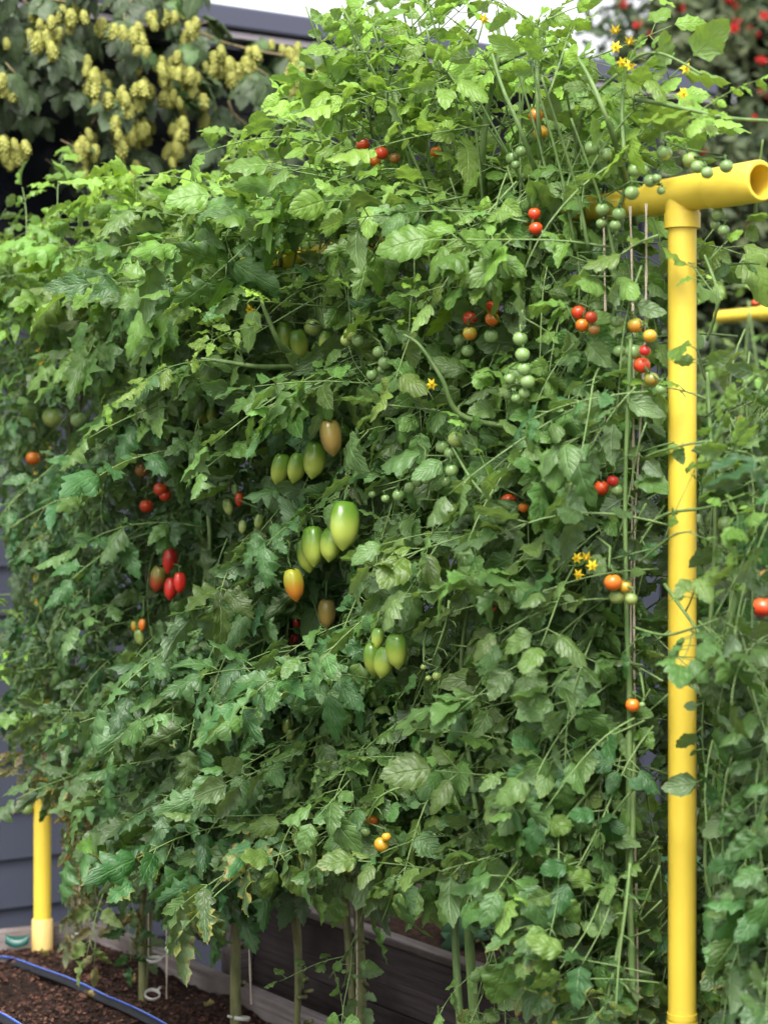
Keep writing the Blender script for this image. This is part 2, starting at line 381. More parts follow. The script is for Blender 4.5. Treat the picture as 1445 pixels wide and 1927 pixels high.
for i in range(26000):
    a_ = U(0.02, 1.9); b_ = U(0.01, 0.95)
    p = Cn + e1 * a_ + e2 * b_
    n = noise.noise((p.x * 3, p.y * 3, 7))
    if n < -0.15 and rnd() < 0.6: continue
    L = U(0.002, 0.007) * (2.2 if rnd() < 0.05 else 1); w = L * U(0.2, 0.6)
    m4 = Matrix.Translation((p.x, p.y, soilz(p) + 0.002 + U(0, .004))) @ Matrix.Rotation(U(0, 6.28), 4, 'Z') @ Matrix.Rotation(U(-.6, .6), 4, 'X') @ Matrix.Rotation(U(-.5, .5), 4, 'Y')
    q = [m4 @ Vector(v) for v in ((-L, -w, 0), (0, -w * 1.3, .001), (L, -w * .3, 0), (L * .8, w, 0), (0, w * 1.2, 0.002), (-L, w * .7, 0))]
    ch.add(q, [(0, 1, 4, 5), (1, 2, 3, 4)], 0, None, rnd() ** 2.2)
tag(ch.build('mulch', M_chip, smooth=False, uv=True), kind='stuff')

Z2 = 5.6
Bn = P(470, 1690, Z2); B2T = Bn.z
Bn = Vector((Bn.x, Bn.y, 0))
bed2 = thing('raised_bed', 'tall dark brown plank raised bed behind the tomato stems, with feathery herb in it', 'raised bed', Bn)
pe = P(1040, 1890, (EYE - B2T) * FPX / (1890 - HOR)); e3 = (Vector((pe.x, pe.y, 0)) - Bn).normalized(); e4 = WD.copy()
e4 = (e4 - e3 * e4.dot(e3)).normalized()
sg = 1 if Vector((-e3.y, e3.x, 0)).dot(e4) > 0 else -1
zt = B2T; k = 0
while zt > 0.05:
    z0 = max(0.004, zt - (0.146 if k else 0.15))
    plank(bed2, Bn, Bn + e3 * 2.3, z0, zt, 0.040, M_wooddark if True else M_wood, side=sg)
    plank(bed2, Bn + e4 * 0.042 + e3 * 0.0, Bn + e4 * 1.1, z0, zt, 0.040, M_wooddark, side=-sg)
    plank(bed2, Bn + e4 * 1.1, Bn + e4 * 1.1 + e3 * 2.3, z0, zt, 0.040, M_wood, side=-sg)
    zt -= 0.152; k += 1
plank(bed2, Bn + e4 * 0.002, Bn + e3 * 2.3 + e4 * 0.002, B2T + 0.001, B2T + 0.020, 0.046, M_wood, 'cap_board', side=sg)
cp = P(446, 1690, Z2 - 0.02); cp.z = 0
b = MB(); b.box(-0.036, 0.036, -0.02, 0.02, 0.0, B2T - 0.006); o = b.build('corner_post', M_wood, bed2, cp - Bn + Vector((0, 0, .0)), smooth=False)
o.rotation_euler = (0, 0, HANG)
g = MB(); q = [Bn + e3 * 0.0 + e4 * .05, Bn + e3 * 2.28 + e4 * .05, Bn + e3 * 2.28 + e4 * 1.08, Bn + e4 * 1.08]
vs = []
for j in range(21):
    for i in range(41):
        p = Bn + e3 * (2.28 * i / 40) + e4 * (0.05 + 1.03 * j / 20); vs.append((p.x, p.y, B2T - 0.09 + 0.02 * noise.noise((p.x * 9, p.y * 9, 2))))
g.add(vs, [(j * 41 + i, j * 41 + i + 1, (j + 1) * 41 + i + 1, (j + 1) * 41 + i) for j in range(20) for i in range(40)])
tag(g.build('soil', M_soil), kind='structure')

# ------------------------------------------------------------------ yellow pipe trellis
frame = thing('pipe_trellis', 'yellow plastic pipe trellis carrying the tomatoes, open tee end at the top', 'trellis', A1)
AX = -TD                                                  # along the beam towards the near right
def pipe(name, p0, p1, r, mat=M_pipe, n=28, parent=frame, inner=None):
    b = MB(); d = (p1 - p0).normalized(); L = (p1 - p0).length
    if inner:
        prof = [(inner, 0.0), (r, 0.0), (r, L - 0.004), (r - 0.003, L), (inner, L), (inner, 0.0)]
    else:
        prof = [(0.0, 0), (r, 0), (r, L), (0.0, L)]
    b.lathe(prof, n)
    o = b.build(name, mat, parent, p0 - parent.location)
    o.rotation_euler = d.to_track_quat('Z', 'Y').to_euler()
    md = o.modifiers.new('edges', 'EDGE_SPLIT'); md.split_angle = R(40)
    return o
Tn = Vector((A1.x, A1.y, BEAM)); Tf = Vector((A2.x, A2.y, BEAM))
pipe('post', Vector((A1.x, A1.y, SOIL + .12)), Tn - UP * .03, 0.024)
pipe('post', Vector((A2.x, A2.y, SOIL + 0.06)), Tf - UP * .03, 0.024)
pipe('beam', Tn - AX * 0.055, Tf + AX * 0.05, 0.024)
for c_ in (Tn, Tf):
    s_ = 1 if c_ is Tn else -1
    tee = pipe('tee', c_ - AX * 0.078, c_ + AX * 0.088, 0.0305)
    o = pipe('collar', c_ - UP * 0.058, c_ - UP * 0.032, 0.0305)
    o = pipe('collar', c_ - UP * 0.040, c_ - UP * 0.0, 0.0285)
    if s_ > 0: pipe('stub', c_ + AX * 0.080, c_ + AX * 0.192, 0.0340, inner=0.0265)
    else: pipe('stub', c_ - AX * 0.15, c_ - AX * 0.070, 0.0340)
pipe('coupling', Vector((A2.x, A2.y, SOIL - 0.05)), Vector((A2.x, A2.y, EYE - (1728 - HOR) / FPX * 5.71)), 0.0290, M_coup, inner=0.0242)
pipe('coupling', Vector((A1.x, A1.y, SOIL - 0.05)), Vector((A1.x, A1.y, EYE - (1922 - HOR) / FPX * 3.5)), 0.0262, M_pipe)
pipe('coupling_ring', Vector((A1.x, A1.y, EYE - (1917 - HOR) / FPX * 3.5)), Vector((A1.x, A1.y, EYE - (1906 - HOR) / FPX * 3.5)), 0.0254, M_pipe)
for q_ in (0.30, 0.62):
    c_ = Tn - AX * (TL * q_); pipe('coupling', c_ - AX * 0.05, c_ + AX * 0.05, 0.0290)

# ------------------------------------------------------------------ leaves
def outline(s, base=0.55, tip=0.75):
    pk = base / (base + tip); mx = pk ** base * (1 - pk) ** tip
    return (max(s, 0) ** base * max(1 - s, 0) ** tip) / mx
def blade(mb, M4, L, Wd, n=11, serr=0.2, lobe=0.0, fold=0.35, curl=0.3, droop=0.3, wav=0.25, base=0.55, tip=0.8, tone=0.5):
    ph = U(0, 6.28); vs = []; uv = []; k = random.choice((2.0, 2.5, 3.0)); asy = U(0.9, 1.1)
    for i in range(n + 1):
        s = i / n
        w = Wd * outline(0.02 + 0.98 * s, base, tip) if 0 < i < n else (Wd * 0.10 if i == 0 else Wd * 0.02)
        hi = (i % 2 == 1)
        if 0 < i < n:
            w *= (1.0 + serr * U(0, .8)) if hi else (1.0 - serr * U(.3, 1.6))
            if lobe and s < 0.55: w *= (1 + lobe * U(.5, 1.2)) if (i % 4) in (1, 2) else (1 - lobe * U(.7, 1.7))
        for j in (-2, -1, 0, 1, 2):
            f = j / 2.0; aw = w * (asy if j > 0 else 2 - asy)
            x = L * s + (0.035 * L if hi and abs(j) == 2 and i < n - 1 else 0) + 0.05 * L * abs(f) * (1 - s)
            y = aw * f * (0.96 if abs(j) == 2 else 1.0)
            a = abs(f)
            z = fold * aw * a - curl * aw * a ** 3 * 1.5 + (wav * aw * a * math.sin(s * 6.28 * k + ph + (0 if j > 0 else 1.7)) if j else 0) - droop * L * s * s
            if abs(j) == 1: z += 0.018 * Wd * (1 if hi else -1)
            vs.append(M4 @ Vector((x, y, z))); uv.append((0.5 + 0.5 * f, s))
    fs = [(i * 5 + j, i * 5 + j + 1, i * 5 + 6 + j, i * 5 + 5 + j) for i in range(n) for j in range(4)]
    mb.add(vs, [tuple(reversed(f)) for f in fs], 0, uv, tone)
def compound(kind):
    """flat compound leaf along +x, then bent; returns mesh and sample points"""
    mb = MB(); sm = []
    if kind == 'plum':
        L = U(0.24, 0.30); pairs = 3; LL = (0.058, 0.094); wr = (0.24, 0.33); serr = .15; lobe = .24; pet = 0.20; ang = (48, 75); ptl = 0.014; bt = (0.50, 1.05)
        fold, curl, droop, wav = (0.0, .6), (0.0, .7), (-.1, .55), .26
    elif kind == 'cherry':
        L = U(0.20, 0.255); pairs = random.choice((2, 3, 3)); LL = (0.042, 0.071); wr = (0.29, 0.39); serr = .07; lobe = .10; pet = 0.24; ang = (50, 85); ptl = 0.018; bt = (0.45, 0.88)
        fold, curl, droop, wav = (-.1, .55), (0.0, .5), (-.1, .45), .18
    else:
        L = U(0.19, 0.24); pairs = 3; LL = (0.042, 0.062); wr = (0.19, 0.27); serr = .11; lobe = .10; pet = 0.22; ang = (45, 75); ptl = 0.010; bt = (0.5, 0.9)
        fold, curl, droop, wav = (0.3, .9), (0.1, .6), (.1, .5), .3
    parts = []
    for k in range(pairs):
        f = pet + (0.86 - pet) * k / max(1, pairs - 1) * U(0.95, 1.02)
        sc = (0.72, 0.98, 0.95)[k] if pairs == 3 else (0.85, 1.0)[k]
        for sd in (-1, 1):
            if rnd() < 0.06: continue
            parts.append((f * L + U(-.006, .006), sd, R(U(*ang) - 10 * k), U(*LL) * sc, ptl * U(.7, 1.5), False))
        if k < pairs - 1:
            for sd in (-1, 1):
                if rnd() < 0.75: parts.append((L * (f + U(.06, .14)), sd, R(U(60, 90)), U(.014, .026), ptl * .5, True))
    parts.append((L, 0, R(U(-10, 10)), U(*LL) * 1.15, 0.004, False))
    kb = U(0.4, 3.4); tw = U(-.8, .8)                    # droop curvature, twist
    def bend(v):
        x, y, z = v; a = kb * x
        if abs(kb) > 1e-4: cx_, cz_ = math.sin(a) / kb, -(1 - math.cos(a)) / kb
        else: cx_, cz_ = x, 0
        t_ = tw * x / L; y2, z2 = y * math.cos(t_) - z * math.sin(t_), y * math.sin(t_) + z * math.cos(t_)
        z2 -= 1.2 * y2 * y2
        return (cx_ + math.sin(a) * z2, y2, cz_ + math.cos(a) * z2)
    n = 8; wob = U(0, 6)
    cy = lambda x: 0.006 * math.sin(x / L * 5 + wob)
    mb.tube([(L * i / n, cy(L * i / n), 0) for i in range(n + 1)], [0.0018 - 0.0010 * i / n for i in range(n + 1)], 5, 1)
    for (x, sd, an, ll, pl, small) in parts:
        d = Vector((math.cos(an), math.sin(an) * (sd if sd else 1), 0))
        o = Vector((x, cy(x), 0)); q = o + d * pl + Vector((0, 0, U(0, .004)))
        if sd: mb.tube([o, q + d * .003], [0.0011, 0.0008], 4, 1)
        M4 = Matrix.Translation(q) @ Matrix.Rotation(an * (sd if sd else 1), 4, 'Z') @ Matrix.Rotation(R(U(-26, 34)), 4, 'Y') @ Matrix.Rotation(R(U(-42, 42)), 4, 'X')
        if small: blade(mb, M4, ll, ll * 0.36, 4, .05, 0, .2, .1, .1, .1, .45, .6, rnd())
        else:
            blade(mb, M4, ll, ll * U(*wr), 15 if kind == 'plum' else 13, serr, lobe * U(.3, 1.2), U(*fold), U(*curl), U(*droop), wav, bt[0], bt[1], rnd())
            sm += [M4 @ Vector((ll * .45, 0, 0)), M4 @ Vector((ll * .95, 0, 0)), M4 @ Vector((ll * .45, ll * .25, 0)), M4 @ Vector((ll * .45, -ll * .25, 0))]
    mb.v = [bend(v) for v in mb.v]
    sm += [Vector((L * q, 0, 0)) for q in (0, .12, .24, .36, .48, .62, .76, .9)]
    me = mb.mesh('leaf', [M_leaf, M_stem], uv=True)
    return me, [Vector(bend(v)) for v in sm]
LEAF = {k: [compound(k) for _ in range(22)] for k in ('plum', 'cherry', 'fine')}
TINT = {'plum': (0.057, 0.134, 0.040), 'cherry': (0.092, 0.185, 0.046), 'fine': (0.052, 0.120, 0.038)}
YOUNG = (0.175, 0.320, 0.035)

keep = []                                                # (px, py, r, depth): spots that must stay in view
def frame_of(F, roll=0.0):
    F = F.normalized(); S = UP.cross(F)
    S = S.normalized() if S.length > 1e-3 else Vector((0, 1, 0))
    Un = F.cross(S)
    m = Matrix((F, S, Un)).transposed().to_4x4()
    return m @ Matrix.Rotation(roll, 4, 'X')
def lerp3(a, b, t): return [a[i] + (b[i] - a[i]) * t for i in range(3)]
def put_leaf(plant, kind, pos, F, roll, sc, young=0.0, wear=0.0, poly=None, need=0.75, respect=True, tint=None):
    me, sm = random.choice(LEAF[kind])
    M4 = Matrix.Translation(pos) @ frame_of(F, roll) @ Matrix.Scale(sc, 4)
    if poly or respect:
        ok = 0
        for s in sm:
            p = M4 @ s
            if p.y < 0.5: return None
            x, y = proj(p)
            if respect:
                for (kx, ky, kr, kd) in keep:
                    if abs(x - kx) < kr and abs(y - ky) < kr and p.y < kd: return None
                if respect != 'fruit' and 1248 < x < 1322 and y > 396 and p.y < 3.53:
                    if not (760 < y < 1320 and rnd() < 0.35): return None
                if respect != 'fruit' and 1310 < x < 1445 and 285 < y < 395 and p.y < 3.5: return None
            if poly and inside(x, y, poly): ok += 1
        if poly and ok < need * len(sm): return None
    o = bpy.data.objects.new('leaf', me); col.objects.link(o)
    o.parent = plant; M4.translation = M4.translation - plant.location; o.matrix_local = M4
    base = tint or TINT[kind]
    v = U(0.62, 1.32); h = U(-0.012, 0.02)
    c = lerp3(base, YOUNG, young)
    o['leaf_tint'] = [max(.01, c[0] * v + h), c[1] * v, c[2] * v * U(.8, 1.2)]
    o['wear'] = wear
    return o

# ------------------------------------------------------------------ fruit and flowers
def fruit_mesh(kind, seed):
    n, kz = 20, 16; lob = random.choice((4, 5)); ph = U(0, 6)
    vs = []; fs = []
    for i in range(kz + 1):
        th = math.pi * i / kz; z = math.cos(th); r = math.sin(th)
        for j in range(n):
            a = 2 * math.pi * j / n
            if kind == 'round':
                rr = r * (1 + 0.02 * math.cos(lob * a + ph)); zz = z * 0.95 - (0.16 * math.exp(-(th / .35) ** 2))
            else:
                rr = r ** 0.78 * (1 + 0.075 * math.cos(3 * a + ph)) * (0.88 + 0.045 * z)
                zz = z * 1.36 - (0.14 * math.exp(-(th / .4) ** 2))
                zz -= 0.24 * math.exp(-((math.pi - th) / .20) ** 2)
            vs.append((rr * math.cos(a), rr * math.sin(a), zz))
    for i in range(kz):
        for j in range(n): fs.append((i * n + j, (i + 1) * n + j, (i + 1) * n + (j + 1) % n, i * n + (j + 1) % n))
    mb = MB(); mb.add(vs, fs); return mb.mesh('tomato', M_fruit)
FR = {k: [fruit_mesh(k, i) for i in range(4)] for k in ('round', 'plum')}
def calyx_mesh():
    mb = MB(); mb.tube([(0, 0, 0), (0.05, 0, .35), (0.2, .05, .8)], [.10, .075, .07], 5)
    for k in range(5):
        a = k * 1.2566 + U(-.2, .2); L = U(.6, .95); u = U(.0, .45)
        d = Vector((math.cos(a), math.sin(a), 0)); s = Vector((-d.y, d.x, 0))
        mb.add([s * .09, -s * .09, d * L * .5 - s * .08 + UP * u * .25, d * L * .5 + s * .08 + UP * u * .25, d * L + UP * u * .9], [(0, 1, 2, 3), (3, 2, 4)])
    return mb.mesh('calyx', M_calyx)
CAL = [calyx_mesh() for _ in range(4)]
FC = {  # shoulder, tip
    'green': ((0.14, 0.25, 0.07), (0.23, 0.34, 0.12)), 'pale': ((0.15, 0.24, 0.05), (0.30, 0.36, 0.10)), 'plumgreen': ((0.095, 0.215, 0.018), (0.38, 0.46, 0.075)),
    'yellow': ((0.50, 0.33, 0.03), (0.60, 0.30, 0.02)), 'olive': ((0.19, 0.20, 0.03), (0.32, 0.20, 0.03)), 'turn': ((0.34, 0.31, 0.03), (0.55, 0.22, 0.02)),
    'orange': ((0.62, 0.20, 0.012), (0.66, 0.13, 0.010)), 'red': ((0.62, 0.075, 0.012), (0.58, 0.035, 0.010)), 'crimson': ((0.45, 0.018, 0.012), (0.52, 0.015, 0.012)),
    'brown': ((0.22, 0.13, 0.03), (0.36, 0.14, 0.03)), 'halfred': ((0.22, 0.22, 0.04), (0.50, 0.05, 0.02)), 'gold': ((0.42, 0.42, 0.03), (0.60, 0.20, 0.02)), 'tan': ((0.30, 0.24, 0.06), (0.42, 0.27, 0.07))}
def flower_mesh():
    mb = MB(); vs = [(0, 0, 0)]; fs = []
    for k in range(6):
        a = k * 1.0472 + U(-.1, .1); d = Vector((math.cos(a), math.sin(a), 0)); s = Vector((-d.y, d.x, 0)); b = len(vs)
        vs += [tuple(d * .42 + s * .22 + UP * .05), tuple(d * .42 - s * .22 + UP * .05), tuple(d * 1.0 - UP * U(.0, .5))]; fs += [(0, b + 1, b), (b + 1, b + 2, b)]
    mb.add(vs, fs, 0); mb.tube([(0, 0, -.05), (0, 0, .3), (0, 0, .65)], [.18, .15, .05], 6, 1); mb.tube([(0, 0, 0), (0.05, 0, -.5), (.3, 0, -.9)], [.08, .06, .06], 4, 2)
    return mb.mesh('flower', [M_petal, M_anther, M_calyx])
FLW = [flower_mesh() for _ in range(3)]

# ------------------------------------------------------------------ the tomato plants
SP = [  # base pixel x, leaf kind, label
    (148, 'fine', 'tomato plant nearest the far yellow post, fine dull leaves, withered and brown low down'),
    (288, 'fine', 'tomato plant with two white clips on its forked stem, red plum tomatoes halfway up'),
    (456, 'plum', 'tomato plant with thick bare olive stem in front of the grey bed corner post'),
    (575, 'plum', 'tomato plant with large lobed dark leaves and clusters of big green plum tomatoes'),
    (690, 'plum', 'tomato plant before the dark plank bed with orange cherry tomatoes hanging low'),
    (885, 'cherry', 'tomato plant with twin lower stems and hanging sprays of small green cherry tomatoes'),
    (1040, 'cherry', 'tomato plant whose tall thick shoots tower above the beam against the roof'),
    (1170, 'cherry', 'cherry tomato plant just left of the near yellow post, with long bare fruit stalks'),
    (1400, 'cherry', 'cherry tomato plant sprawling right of the near yellow post, with hanging bare stalks'),
]
plants = []
for (bx, kind, lab) in SP:
    t = tval(bx); b = T(t, SOIL - 0.01, U(-.02, .03))
    plants.append([thing('tomato_plant', lab, 'tomato plant', b, 'tomato plants on the yellow pipe trellis'), kind, t, bx])
def plant_at(px):
    return min(plants, key=lambda q: abs(q[3] - px))[0]
POLY = [(-80, 352), (0, 352), (70, 335), (140, 340), (200, 352), (250, 312), (330, 285), (400, 248), (440, 175), (520, 190), (590, 195), (640, 150), (660, 45), (700, 0), (760, -60),
        (1000, -60), (1040, 35), (1150, 50), (1200, 95), (1290, 120), (1390, 180), (1430, 230), (1350, 320), (1330, 440), (1420, 500), (1410, 650), (1350, 690), (1365, 800), (1450, 870), (1440, 1000), (1390, 1120),
        (1450, 1250), (1410, 1400), (1450, 1480), (1440, 1600), (1480, 1720), (1490, 2050), (1020, 2050), (1010, 1820), (930, 1700), (880, 1680), (800, 1730), (720, 1690), (660, 1670), (560, 1650), (470, 1670), (390, 1745),
        (330, 1735), (290, 1665), (235, 1630), (190, 1670), (125, 1650), (108, 1560), (60, 1490), (40, 1490), (25, 1450), (15, 1350), (-20, 1260), (-40, 1190), (50, 1140), (45, 1080), (0, 1010), (20, 950), (-20, 880), (-20, 780), (30, 710), (-80, 670)]

# fruit first, so that leaves keep clear of it: (group anchor plant x, offset, [(px, py, r, colour, shape)])
TOM = [
    (575, .16, [(683, 272, 13, 'red', 0), (718, 288, 13, 'red', 0), (706, 303, 11, 'orange', 0), (743, 297, 11, 'brown', 0)]),
    (1040, .10, [(1017, 249, 14, 'yellow', 0), (1008, 217, 14, 'orange', 0), (963, 297, 12, 'green', 0), (980, 285, 11, 'green', 0), (970, 310, 9, 'green', 0)]),
    (885, .12, [(820, 285, 11, 'orange', 0)]), (1040, .16, [(1005, 402, 12, 'red', 0), (1008, 430, 13, 'red', 0)]),
    (885, .18, [(884, 599, 14, 'red', 0), (926, 578, 14, 'red', 0), (926, 600, 14, 'orange', 0), (884, 627, 14, 'turn', 0), (924, 632, 14, 'green', 0), (865, 640, 12, 'green', 0), (880, 660, 12, 'green', 0)]),
    (1040, .15, [(1088, 588, 14, 'red', 0), (1112, 597, 12, 'red', 0), (1095, 612, 13, 'orange', 0), (1117, 620, 11, 'brown', 0)]),
    (1170, .10, [(1160, 604, 13, 'green', 0), (1195, 612, 15, 'turn', 0), (1222, 632, 13, 'yellow', 0), (1190, 661, 16, 'green', 0), (1165, 660, 12, 'green', 0), (1207, 687, 16, 'red', 0), (1225, 714, 14, 'olive', 0), (1243, 732, 11, 'green', 0), (1213, 660, 11, 'crimson', 0)]),
    (1040, .22, [(978, 637, 14, 'green', 0), (983, 667, 14, 'green', 0), (985, 694, 13, 'green', 0), (992, 718, 14, 'green', 0), (958, 713, 12, 'green', 0), (986, 740, 11, 'green', 0), (956, 742, 11, 'green', 0), (970, 749, 9, 'green', 0)]),
    (885, .24, [(858, 826, 16, 'pale', 0), (848, 852, 13, 'green', 0), (850, 885, 13, 'green', 0), (832, 840, 13, 'green', 0), (838, 906, 11, 'green', 0)]),
    (690, .24, [(802, 900, 12, 'green', 0), (786, 906, 11, 'green', 0), (771, 917, 11, 'green', 0), (750, 932, 12, 'green', 0), (725, 938, 8, 'green', 0), (700, 930, 7, 'green', 0)]),
    (1040, .16, [(957, 942, 15, 'red', 0), (985, 955, 10, 'orange', 0)]), (1170, .12, [(1131, 918, 15, 'red', 0), (1152, 905, 11, 'crimson', 0), (1160, 922, 12, 'green', 0)]), (1170, .08, [(1133, 838, 11, 'brown', 0)]),
    (1170, .17, [(1153, 1096, 17, 'orange', 0), (1176, 1104, 13, 'yellow', 0), (1160, 1122, 15, 'pale', 0), (1187, 1127, 12, 'pale', 0)]),
    (1040, .10, [(937, 1152, 12, 'red', 0)]), (1170, .13, [(1190, 1327, 14, 'orange', 0), (1208, 1326, 6, 'green', 0)]),
    (690, .20, [(700, 1541, 13, 'orange', 0), (718, 1589, 15, 'yellow', 0), (688, 1565, 10, 'green', 0), (727, 1575, 9, 'yellow', 0)]),
    (690, .08, [(683, 1488, 11, 'red', 0), (697, 1482, 8, 'red', 0)]), (885, .08, [(785, 1020, 11, 'orange', 0), (830, 1022, 9, 'orange', 0)]),
    (1170, .11, [(1114, 278, 15, 'green', 0), (1140, 290, 13, 'green', 0), (1195, 320, 14, 'green', 0), (1223, 340, 13, 'green', 0), (1212, 321, 12, 'green', 0), (1188, 363, 14, 'green', 0), (1133, 394, 13, 'green', 0), (1164, 402, 13, 'green', 0), (1131, 420, 10, 'green', 0), (1157, 424, 11, 'green', 0), (1243, 359, 8, 'green', 0), (1235, 335, 9, 'green', 0)]),
    (1365, .06, [(1249, 287, 15, 'green', 0), (1298, 300, 15, 'pale', 0), (1312, 314, 13, 'green', 0), (1366, 313, 13, 'green', 0), (1330, 325, 12, 'green', 0)]),
    (1365, .0, [(1351, 403, 13, 'green', 0), (1345, 423, 9, 'green', 0), (1361, 433, 11, 'green', 0)]),
    (148, .16, [(100, 785, 20, 'pale', 0), (148, 790, 15, 'green', 0), (63, 862, 14, 'orange', 0)]),
    (288, .14, [(303, 920, 14, 'red', 0), (311, 932, 12, 'red', 0), (276, 952, 13, 'red', 0), (268, 884, 14, 'brown', 0)]),
    (456, .14, [(430, 952, 12, 'pale', 1), (450, 939, 9, 'red', 1), (487, 980, 10, 'pale', 1), (457, 990, 9, 'pale', 1), (443, 920, 9, 'green', 1)]),
    (288, .14, [(320, 1054, 17, 'crimson', 1), (298, 1088, 19, 'halfred', 1), (322, 1106, 16, 'crimson', 1), (338, 1095, 14, 'crimson', 1)]),
    (288, .16, [(263, 1198, 11, 'pale', 1), (253, 1178, 8, 'turn', 1), (268, 1175, 8, 'orange', 1)]),
    (575, .17, [(527, 880, 18, 'plumgreen', 1), (558, 878, 18, 'plumgreen', 1), (592, 862, 22, 'plumgreen', 1), (622, 820, 21, 'tan', 1)]),
    (575, .19, [(647, 985, 29, 'plumgreen', 1), (590, 1024, 22, 'plumgreen', 1), (624, 1022, 21, 'plumgreen', 1), (579, 1042, 20, 'plumgreen', 1)]), (575, .21, [(553, 1098, 19, 'gold', 1)]), (575, .10, [(615, 1152, 17, 'tan', 1)]),
    (690, .18, [(703, 1238, 21, 'plumgreen', 1), (724, 1244, 20, 'plumgreen', 1), (747, 1222, 21, 'plumgreen', 1), (712, 1200, 15, 'plumgreen', 1)]),
    (575, .12, [(537, 632, 20, 'plumgreen', 1), (590, 615, 18, 'pale', 0), (562, 645, 18, 'plumgreen', 1), (612, 640, 14, 'plumgreen', 1)]), (456, .14, [(401, 776, 14, 'plumgreen', 1), (380, 780, 14, 'plumgreen', 1), (430, 778, 13, 'plumgreen', 1)]),
    (690, .2, [(660, 628, 13, 'pale', 0), (652, 640, 12, 'pale', 0), (674, 640, 13, 'green', 0), (713, 662, 12, 'green', 0), (724, 683, 13, 'green', 0), (700, 705, 11, 'green', 0), (718, 695, 9, 'green', 0)]),
    (690, .05, [(560, 1176, 11, 'crimson', 1), (554, 1207, 11, 'crimson', 1)]), (690, .06, [(603, 1418, 11, 'crimson', 0)]), (575, .12, [(540, 1366, 11, 'pale', 1), (546, 1384, 10, 'pale', 1)]),
    (1365, .02, [(1365, 985, 15, 'green', 0)]), (1365, .0, [(1378, 910, 11, 'orange', 0)]), (885, .24, [(822, 1272, 9, 'pale', 0), (806, 1276, 6, 'pale', 0), (797, 1255, 6, 'pale', 0)]), (148, .05, [(52, 1522, 12, 'green', 0)]),
]
def truss(ax, off, lst):
    pl = plant_at(ax); base = pl.location
    tops = []
    for (px, py, r, cl, shp) in lst:
        c = W(px, py, off + U(-.012, .012)); rad = r / FPX * c.y * (1.0 if not shp else (1.12 if r > 16 and px > 400 else .95))
        o = put('tomato', random.choice(FR['plum' if shp else 'round']), pl, c - base)
        tilt = (U(-.30, .30), U(-.30, .30), U(0, 6.28)) if not shp else (U(-.12, .16), U(-.22, .22), U(0, 6.28))
        o.rotation_euler = tilt; o.scale = (rad, rad, rad) if not shp else (rad, rad, rad * U(0.95, 1.12))
        a_, b_ = FC[cl]; k = U(.88, 1.12)
        o['shoulder_colour'] = [x * k for x in a_]; o['tip_colour'] = [x * k for x in b_]
        ca = put('calyx', random.choice(CAL), o); ca.location = (0, 0, 0.80 if not shp else 1.22); s_ = 1.5 if not shp else 1.15
        ca.scale = (s_, s_, s_ if not shp else s_ * .8)
        mw = Matrix.Translation(c) @ o.rotation_euler.to_matrix().to_4x4() @ Matrix.Diagonal((*o.scale, 1))
        tops.append((py, mw @ Vector((0.15, 0.04, 1.45 if not shp else 1.85)), rad))
        keep.append((px, py, r * 0.95 if not shp else r * 1.15, c.y + 0.015))
    tops.sort(key=lambda q: q[0])
    mb = MB(); first = tops[0][1]
    line = [first + Vector((U(-.02, .02), .09, .05)), first + Vector((0, .03, .035))]
    for (_, p, r) in tops: line.append(p + Vector((U(-.5, .5) * r, U(.2, .8) * r, .15 * r)))
    line = [l - base for l in line]
    mb.tube(line, [0.0026] * 2 + [0.0018] * (len(line) - 2), 5)
    for i, (_, p, r) in enumerate(tops): mb.tube([line[i + 2], (line[i + 2] + p - base) / 2 + UP * r * .25, p - base], 0.0012, 4)
    mb.build('fruit_stalk', M_stem, pl)
for t_ in TOM: truss(*t_)
FLOWERS = [(1157, 57, .12), (1158, 88, .12), (1184, 78, .12), (1186, 122, .1), (1170, 118, .1), (1290, 128, .06), (1285, 176, .06), (910, 36, .12), (1085, 1050, .20), (1103, 1048, .20), (1114, 1064, .2), (1088, 1081, .2), (812, 723, .22), (470, 582, .2)]
for (px, py, off) in FLOWERS:
    pl = plant_at(px if px < 1250 else 1365); c = W(px, py, off); r = 13 / FPX * c.y
    o = put('flower', random.choice(FLW), pl, c - pl.location); o.scale = (r, r, r)
    d = (Vector((0, 0, EYE)) - c).normalized() + Vector((U(-.7, .7), 0, U(-.9, .3)))
    o.rotation_euler = d.to_track_quat('Z', 'Y').to_euler()
    keep.append((px, py, 14, c.y + .01))

KL = [([(1192, 1920), (1182, 1600), (1184, 1330), (1178, 1150), (1176, 900), (1186, 640)], .13, 9), ([(905, 1590), (868, 1290), (882, 1130)], .10, 9), ([(372, 1170), (395, 1020), (378, 870)], .10, 8),
      ([(918, 380), (908, 290), (920, 190), (938, 110)], .11, 11), ([(1015, 290), (1010, 120)], .12, 9), ([(1165, 300), (1140, 220), (1105, 140)], .15, 10), ([(960, 805), (865, 780), (830, 710), (790, 655)], .28, 7), ([(580, 690), (530, 650), (505, 600)], .28, 9)]
for (pts_, off_, r_) in KL:
    for (a0, b0), (a1_, b1_) in zip(pts_, pts_[1:]):
        n_ = max(2, int(math.hypot(a1_ - a0, b1_ - b0) / 22))
        for i_ in range(n_):
            x_, y_ = a0 + (a1_ - a0) * i_ / n_, b0 + (b1_ - b0) * i_ / n_
            if rnd() < .8: keep.append((x_, y_, r_, W(x_, y_, off_).y + .005))
for q_ in (.05, .085, .275, .30, .34, .505):
    p_ = T(q_, BEAM, 0); x_, y_ = proj(p_); keep.append((x_, y_, 13, p_.y - .03))
for ky in range(1580, 1780, 25): keep.append((80, ky, 24, 5.70))
